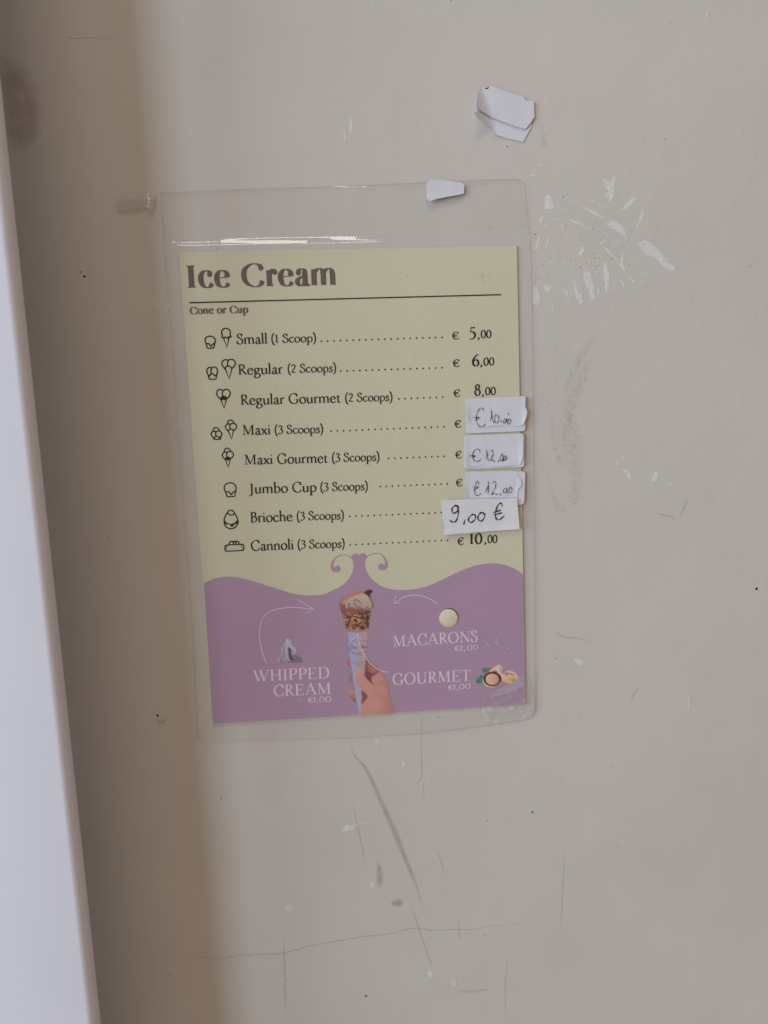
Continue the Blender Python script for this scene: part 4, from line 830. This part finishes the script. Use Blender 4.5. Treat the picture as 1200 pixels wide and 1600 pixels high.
def film_h(X, Z):
    dt, dr, db, dl = edge_dist(X, Z)
    m = np.minimum(np.minimum(dt, db), np.minimum(dl, dr))
    lo_ = 0.00115 - 0.0006 * sm(-np.minimum(dt, db) / 0.004)
    h = lo_ + (D_FILM - lo_) * sm((m + 0.0055) / 0.0055)
    # fold where the film steps over the top edge of the sheet
    h = h + 0.00120 * np.exp(-((dt + 0.0020) / 0.0020) ** 2) * sm((X + 0.112) / 0.02) * (0.30 + 0.70 * np.exp(-((X + 0.032) / 0.045) ** 2)) * sm((0.085 - X) / 0.05)
    # slack upper flap and gentle sag of the lower border
    fl_ = sm(-dt / 0.006); h = h + fl_ * (0.00030 + 0.00022 * np.sin(X * 62 + 1.0) * np.sin(Z * 90) + 0.00012 * np.sin(X * 150 + Z * 60))
    lo = sm(-db / 0.003); h = h + lo * (0.00025 + 0.00015 * np.sin(X * 55))
    h = h + sm((m - 0.002) / 0.02) * (0.00006 * np.sin(X * 70 + Z * 35) + 0.00005 * np.sin(Z * 80 - X * 20 + 2)) * (X < 0.03)
    for pts, hh, wd_ in ridges:
        dm = np.full(X.shape, 1e9); sel = (X > pts[:, 0].min() - 0.006) & (X < pts[:, 0].max() + 0.006) & (Z > pts[:, 1].min() - 0.006) & (Z < pts[:, 1].max() + 0.006)
        xs, zs = X[sel], Z[sel]; best = np.full(xs.shape, 1e9)
        for a, b in zip(pts[:-1], pts[1:]):
            d = b - a; t = np.clip(((xs - a[0]) * d[0] + (zs - a[1]) * d[1]) / (d @ d + 1e-12), 0, 1)
            best = np.minimum(best, np.hypot(xs - a[0] - t * d[0], zs - a[1] - t * d[1]))
        dm[sel] = best
        h = h + hh * np.exp(-(dm / wd_) ** 2)
    return h
zt = corners[0][1]
fv, ff = sheet(film_outline, film_h, 0.00125, ((zt - 0.004, zt + 0.010, 0.00035), (corners[0][1] - 0.028, corners[0][1] - 0.018, 0.0004)))
film = obj('laminate_film', fv, ff, M['film'], menu, smooth=True)
# sealed rim of the pouch: a thin raised edge all round
def rim():
    ol = [np.array(p) for p in film_outline]; n = len(ol); v = []; f = []
    for i, p in enumerate(ol):
        d = ol[(i + 1) % n] - ol[i - 1]; d /= np.hypot(*d); nn = np.array((d[1], -d[0]))
        c = np.array(ol).mean(0)
        if (c - p) @ nn < 0: nn = -nn
        h = float(film_h(np.array([p[0]]), np.array([p[1]]))[0])
        for off, hh in ((-0.00012, 0.0001), (-0.00012, h + 0.0001), (0.00016, h + 0.00016), (0.00030, h + 0.00004)):
            q = p + nn * off; v.append((q[0], -hh, q[1]))
    for i in range(n):
        for j in range(3): f.append((i * 4 + j, ((i + 1) % n) * 4 + j, ((i + 1) % n) * 4 + j + 1, i * 4 + j + 1))
    obj('sealed_rim', v, f, M['seal'], menu, smooth=False)
rim()

specks('film_dirt', 'speck', [(U(300, 815), U(300, 372), abs(G(0, .35)) + .3) for _ in range(26)] + [(G(757, 9), G(436, 6), U(.35, .8)) for _ in range(16)]
       + [(U(300, 812), U(395, 900), abs(G(0, .3)) + .25) for _ in range(40)] + [(G(400, 6), G(300, 3), U(.4, .8)) for _ in range(5)], menu, 0.0023)
specks('film_scuffs', 'scrape', [(G(775, 14), G(1008, 6), U(.4, 1.0)) for _ in range(34)] + [(G(770, 12), G(988, 2), U(.4, .8)) for _ in range(10)] + [(G(818, 8), G(365, 10), U(.4, 1.2)) for _ in range(18)]
       + [(U(330, 815), U(905, 1100), U(.25, .5)) for _ in range(60)], menu, 0.0023)

# ------------------------------------------------------------------ price labels stuck on the menu
cS = lambda pts: [(680 + x / 6.953, 610 + y / 6.953) for x, y in pts]
D_ST = D_FILM + 0.0004
def pen_strokes(parent, strokes, d, wpx):
    fl = Flat(d)
    for s_ in strokes:
        q = cr([Q(*p, d) for p in cS(s_)], 5) if len(s_) > 2 else [np.array(Q(*p, d)) for p in cS(s_)]
        n = len(q); ww = [wpx * PXM * (0.8 + 0.3 * math.sin(i * 0.7 + len(s_))) for i in range(n)]
        fl.ribbon(*strip2(q, ww))
    fl.build('handwriting', M['pen'], parent)
def wavy_sheet(name, outline, d, lift, mat, parent, step=0.0006):
    """Thin label following its backing, its free edge a little lifted and creased."""
    v, f = sheet(outline, lambda X, Z: d + lift(X, Z), step)
    n = len(v); ol = len(outline)
    v2 = v + [(x, y + 0.00010, z) for x, y, z in v]
    f2 = f + [tuple(n + i for i in reversed(t)) for t in f] + [(i, (i + 1) % ol, n + (i + 1) % ol, n + i) for i in range(ol)]
    return obj(name, v2, f2, mat, parent, smooth=False)
def price_label(label, basepts, toppts, strokes, wpx, seed):
    o0 = [Q(*p, D_ST) for p in cS(basepts)]; zb = min(p[1] for p in o0); xm = sum(p[0] for p in o0) / len(o0)
    e = empty('price_label', (xm, -D_FILM, zb), label, 'price label', 'handwritten price labels stuck on the menu')
    prism('backing_label', round_poly(o0, 0.0016), D_FILM + 0.00003, D_ST - 0.0001, M['sticker'], e)
    o1 = cr([Q(*p, D_ST) for p in cS(toppts)], 3, True)[:-1]
    z0 = min(p[1] for p in o1); z1 = max(p[1] for p in o1); x0 = min(p[0] for p in o1); x1 = max(p[0] for p in o1)
    r = random.Random(seed); ph = r.uniform(0, 6)
    def lift(X, Z):
        t = (Z - z0) / (z1 - z0); ex = np.minimum(X - x0, x1 - X) / (x1 - x0)
        return 0.00005 + 0.00034 * sm(1 - t * 3.2) * (0.5 + 0.5 * np.sin(X * 420 + ph)) + 0.00055 * sm(1 - ex * 9) * sm(1.1 - t) + 0.000018 * np.sin(X * 900 + Z * 500 + ph) + 0.00003 * np.sin(X * 350 - Z * 260 + ph)
    wavy_sheet('top_label', [tuple(p) for p in o1], D_ST, lift, M['stickertop'], e)
    pen_strokes(e, strokes, D_ST + 0.00042, wpx)
LAB1 = [[(525, 225), (520, 200), (500, 190), (470, 212), (450, 260), (446, 310), (460, 365), (490, 394), (520, 390), (546, 362)], [(408, 296), (440, 293), (472, 288)], [(430, 326), (458, 310), (482, 290)],
        [(590, 336), (610, 290), (616, 255), (607, 216)], [(607, 216), (614, 265), (624, 318), (637, 352)], [(652, 268), (645, 310), (650, 345), (668, 355), (685, 335), (690, 300), (680, 272), (655, 266)], [(712, 320), (718, 346)],
        [(765, 305), (745, 325), (742, 345), (755, 355), (768, 335), (770, 305), (780, 342), (790, 360)], [(802, 308), (786, 338), (792, 362), (812, 358), (820, 330), (805, 306)], [(790, 244), (800, 248)], [(788, 262), (799, 258)]]
LAB2 = [[(486, 680), (480, 648), (455, 637), (420, 660), (405, 705), (414, 750), (440, 770), (475, 765), (498, 742)], [(370, 712), (400, 708), (432, 705)], [(388, 722), (410, 722), (436, 724)], [(395, 700), (415, 716), (430, 712)],
        [(545, 745), (562, 700), (557, 645)], [(557, 645), (564, 695), (570, 735), (576, 765)], [(600, 662), (615, 648), (630, 665), (625, 700), (605, 745), (600, 764), (618, 750), (638, 770), (653, 774)], [(683, 755), (688, 779)],
        [(725, 690), (706, 728), (706, 760), (724, 770), (735, 730), (728, 690), (738, 738), (736, 766)], [(765, 705), (746, 730), (741, 755), (760, 757), (775, 735), (765, 705)], [(742, 765), (760, 748), (776, 735)]]
LAB3 = [[(472, 1022), (465, 990), (446, 998), (430, 1060), (430, 1110), (445, 1138), (475, 1138), (498, 1114)], [(405, 1050), (440, 1050), (468, 1044)], [(415, 1076), (445, 1066), (470, 1052)],
        [(535, 1116), (562, 1068), (580, 1010), (576, 990)], [(576, 990), (578, 1050), (572, 1130)], [(618, 1012), (635, 990), (656, 1002), (655, 1040), (635, 1090), (615, 1125), (610, 1136), (630, 1118), (660, 1130), (682, 1124)], [(705, 1115), (712, 1142)],
        [(765, 1060), (745, 1075), (738, 1105), (755, 1115), (775, 1095), (778, 1060), (785, 1100), (795, 1110)], [(815, 1045), (800, 1075), (808, 1110), (828, 1105), (832, 1070), (815, 1045)], [(780, 1128), (786, 1134)]]
price_label('white price label with 10,00 handwritten beside the printed Maxi line', [(327, 95), (985, 60), (978, 442), (333, 466)],
            [(332, 140), (332, 105), (345, 92), (500, 84), (700, 75), (965, 63), (980, 75), (976, 170), (997, 225), (985, 295), (962, 350), (930, 388), (820, 388), (720, 383), (580, 392), (445, 408), (425, 378), (365, 332), (345, 290), (330, 200)], LAB1, 1.05, 1)
price_label('white price label with 12,00 handwritten beside the Maxi Gourmet line', [(314, 490), (967, 464), (967, 834), (314, 856)],
            [(322, 560), (322, 505), (345, 492), (600, 482), (900, 470), (952, 475), (955, 600), (950, 720), (930, 780), (900, 818), (700, 824), (565, 826), (540, 815), (450, 826), (345, 833), (326, 800), (324, 680)], LAB2, 1.05, 2)
price_label('white price label with 12,00 handwritten beside the Jumbo Cup line', [(338, 890), (980, 880), (967, 1240), (345, 1252)],
            [(345, 883), (500, 880), (700, 876), (880, 876), (897, 925), (932, 975), (930, 1035), (897, 1082), (888, 1155), (870, 1161), (700, 1163), (500, 1165), (345, 1166), (332, 1090), (310, 1000), (330, 930)], LAB3, 1.05, 3)
def note():
    o0 = [Q(*p, D_ST + 0.0009) for p in ((689.3, 781.4), (730, 780.2), (770, 779.2), (808, 778.4), (809.5, 800), (811.3, 826.5), (770, 829.5), (730, 833), (693.7, 836), (691.3, 808))]
    e = empty('price_note', (sum(p[0] for p in o0) / 10, -D_FILM, min(p[1] for p in o0)), 'plain white paper slip with 9,00 in bold pen beside the Brioche line', 'paper note')
    x1 = max(p[0] for p in o0); z0 = min(p[1] for p in o0)
    wavy_sheet('paper_slip', o0, D_ST + 0.00045, lambda X, Z: 0.0001 + 0.00005 * np.sin(X * 160) + 0.0005 * sm(1 - (x1 - X) / 0.010) + 0.0004 * sm(1 - (Z - z0) / 0.004), M['note'], e)
    pen_strokes(e, [[(228, 1250), (196, 1265), (181, 1300), (195, 1335), (230, 1320), (250, 1280), (240, 1252), (215, 1247), (238, 1262), (250, 1305), (244, 1372), (220, 1424), (190, 1430), (160, 1415)], [(322, 1405), (316, 1432), (308, 1458)],
                    [(410, 1345), (375, 1370), (360, 1410), (385, 1435), (425, 1410), (440, 1370), (412, 1344), (395, 1352)], [(500, 1325), (470, 1355), (465, 1395), (490, 1422), (525, 1395), (537, 1350), (502, 1324), (480, 1336)],
                    [(727, 1262), (720, 1230), (695, 1230), (670, 1270), (655, 1330), (660, 1390), (690, 1405), (725, 1385), (752, 1354)], [(630, 1326), (670, 1315), (712, 1298)], [(635, 1352), (680, 1342), (727, 1328)]], D_ST + 0.00075, 2.1)
note()

# ------------------------------------------------------------------ double label on the wall above the menu
def wall_label():
    c1 = lambda pts: [(730 + x / 10, 120 + y / 10) for x, y in pts]
    low = [(130, 600), (120, 480), (160, 300), (900, 500), (1030, 640), (1000, 790), (870, 1025), (650, 975), (420, 912), (385, 812), (260, 778), (140, 735), (70, 655)]
    up = [(160, 255), (225, 195), (380, 165), (540, 225), (700, 275), (860, 330), (905, 390), (1030, 395), (1040, 640), (990, 725), (900, 832), (860, 828), (620, 745), (380, 650), (240, 595), (148, 568), (135, 400)]
    o0 = [Q(*p) for p in c1(low)]; o1 = [Q(*p) for p in c1(up)]
    pc = P(784, 222)
    e = empty('wall_label', (pc.x, 0, pc.z), 'two white gummed labels stuck one over the other on the bare wall', 'label')
    pivot = np.array(Q(*c1([(420, 690)])[0])); dirv = np.array(Q(*c1([(150, 790)])[0])) - pivot; dl = np.hypot(*dirv); dirv /= dl
    def lift(X, Z):      # the lower left flap has come away from the wall
        t = ((X - pivot[0]) * dirv[0] + (Z - pivot[1]) * dirv[1]) / dl
        return 0.0004 + 0.0048 * np.clip(t - 0.05, 0, 1.2) ** 1.6
    wavy_sheet('lower_label', o0, 0.0, lift, M['sticker'], e)
    def lift2(X, Z):
        t = ((X - pivot[0]) * dirv[0] + (Z - pivot[1]) * dirv[1]) / dl
        return 0.0011 + 0.0048 * np.clip(t - 0.05, 0, 1.2) ** 1.6 + 0.00004 * np.sin(X * 500 + Z * 300)
    wavy_sheet('upper_label', o1, 0.0, lift2, M['stickertop'], e)
    fl = Flat(0.00120); fl.poly([Q(*p, fl.d) for p in c1([(272, 172), (300, 178), (340, 152), (330, 180), (305, 194), (285, 190)])]); fl.build('pen_tick', M['pen'], e)
wall_label()

# ------------------------------------------------------------------ tapes holding the menu
def tape_scrap():
    pts = [(673, 280), (689.6, 281.8), (705, 283.6), (719.7, 285.6), (725.2, 288.7), (724.6, 296), (724.4, 303), (714, 305.5), (705, 307), (692, 309.5), (681.7, 311.7), (670.6, 315.7), (665.4, 309), (665.4, 288.7)]
    o = [Q(*p, 0.0015) for p in pts]
    z0 = min(p[1] for p in o)
    ob = wavy_sheet('tape_scrap', o, 0.0018, lambda X, Z: 0.0001 + 0.0005 * sm(1 - (Z - z0) / 0.004) + 0.00005 * np.sin(X * 600), M['stickertop'], None)
    tag(ob, 'torn scrap of white paper tape over the top edge of the laminated menu', 'tape')
tape_scrap()
def left_tape():
    c1 = lambda pts: [(165 + x / 12, 285 + y / 12) for x, y in pts]
    o = [Q(*p, 0.0012) for p in c1([(170, 290), (200, 268), (400, 245), (600, 228), (720, 215), (860, 205), (925, 190), (905, 330), (895, 460), (872, 535), (815, 500), (740, 452), (610, 478), (420, 505), (240, 530), (205, 500), (180, 400)])]
    xr = max(p[0] for p in o); xl = min(p[0] for p in o)
    def h(X, Z):
        t = (X - xl) / (xr - xl)
        return 0.0010 + 0.0012 * np.exp(-((t - 0.86) / 0.07) ** 2) + 0.0006 * np.exp(-((t - 0.97) / 0.04) ** 2) + 0.0003 * np.exp(-((t - 0.5) / 0.3) ** 2) + 0.00012 * np.sin(X * 900 + Z * 700)
    ob = wavy_sheet('clear_tape', o, 0.0, h, M['tape2'], None, 0.0005)
    tag(ob, 'stubby strip of dull clear tape pinching the upper left corner of the menu', 'tape')
left_tape()
def corner_tape():
    c1 = lambda pts: [(730 + x / 10.91, 1020 + y / 10.91) for x, y in pts]
    o = round_poly([Q(*p, 0.0022) for p in c1([(250, 950), (300, 700), (560, 480), (860, 400), (975, 385), (1150, 500), (1165, 1035), (1110, 1112), (900, 1165), (560, 1190), (290, 1195)])], 0.0005, 3)
    fold_highlight = [Q(*p, 0.0022) for p in c1([(405, 780), (430, 680), (620, 590), (760, 510), (880, 400), (985, 385), (985, 560), (900, 600), (760, 670), (600, 720)])]  # diagonal highlight along the tape's fold, painted in as extra white haze
    def h(X, Z):
        m = film_h(X, Z)
        a = X * 0.85 + Z * 0.53; b = -X * 0.53 + Z * 0.85
        return m + 0.00025 + 0.00015 * np.sin(b * 900 + 3 * np.sin(a * 300)) + 0.00030 * np.exp(-((np.sin(b * 420 + a * 130)) / 0.16) ** 2) * (0.5 + 0.5 * np.sin(a * 230))
    v, f = sheet(o, h, 0.0004)
    X = np.array([p[0] for p in v]); Z = np.array([p[2] for p in v]); db = edge_dist(X, Z)[2]
    hz = 0.10 + 0.62 * inside(fold_highlight, X, Z) + 0.75 * sm(-db / 0.0006 + 0.5) + 0.15 * np.clip(np.sin(X * 1400 + Z * 900), 0, 1) + 0.25 * sm((0.006 - db) / 0.002) * (np.sin(X * 500 - Z * 1300) > 0.2)
    ob = obj('clear_tape', v, f, M['tape'], None, smooth=True, attr=('a', 'FLOAT', np.clip(hz, 0, 1)))
    tag(ob, 'crinkled shiny clear tape over the lower right corner of the menu', 'tape')
corner_tape()
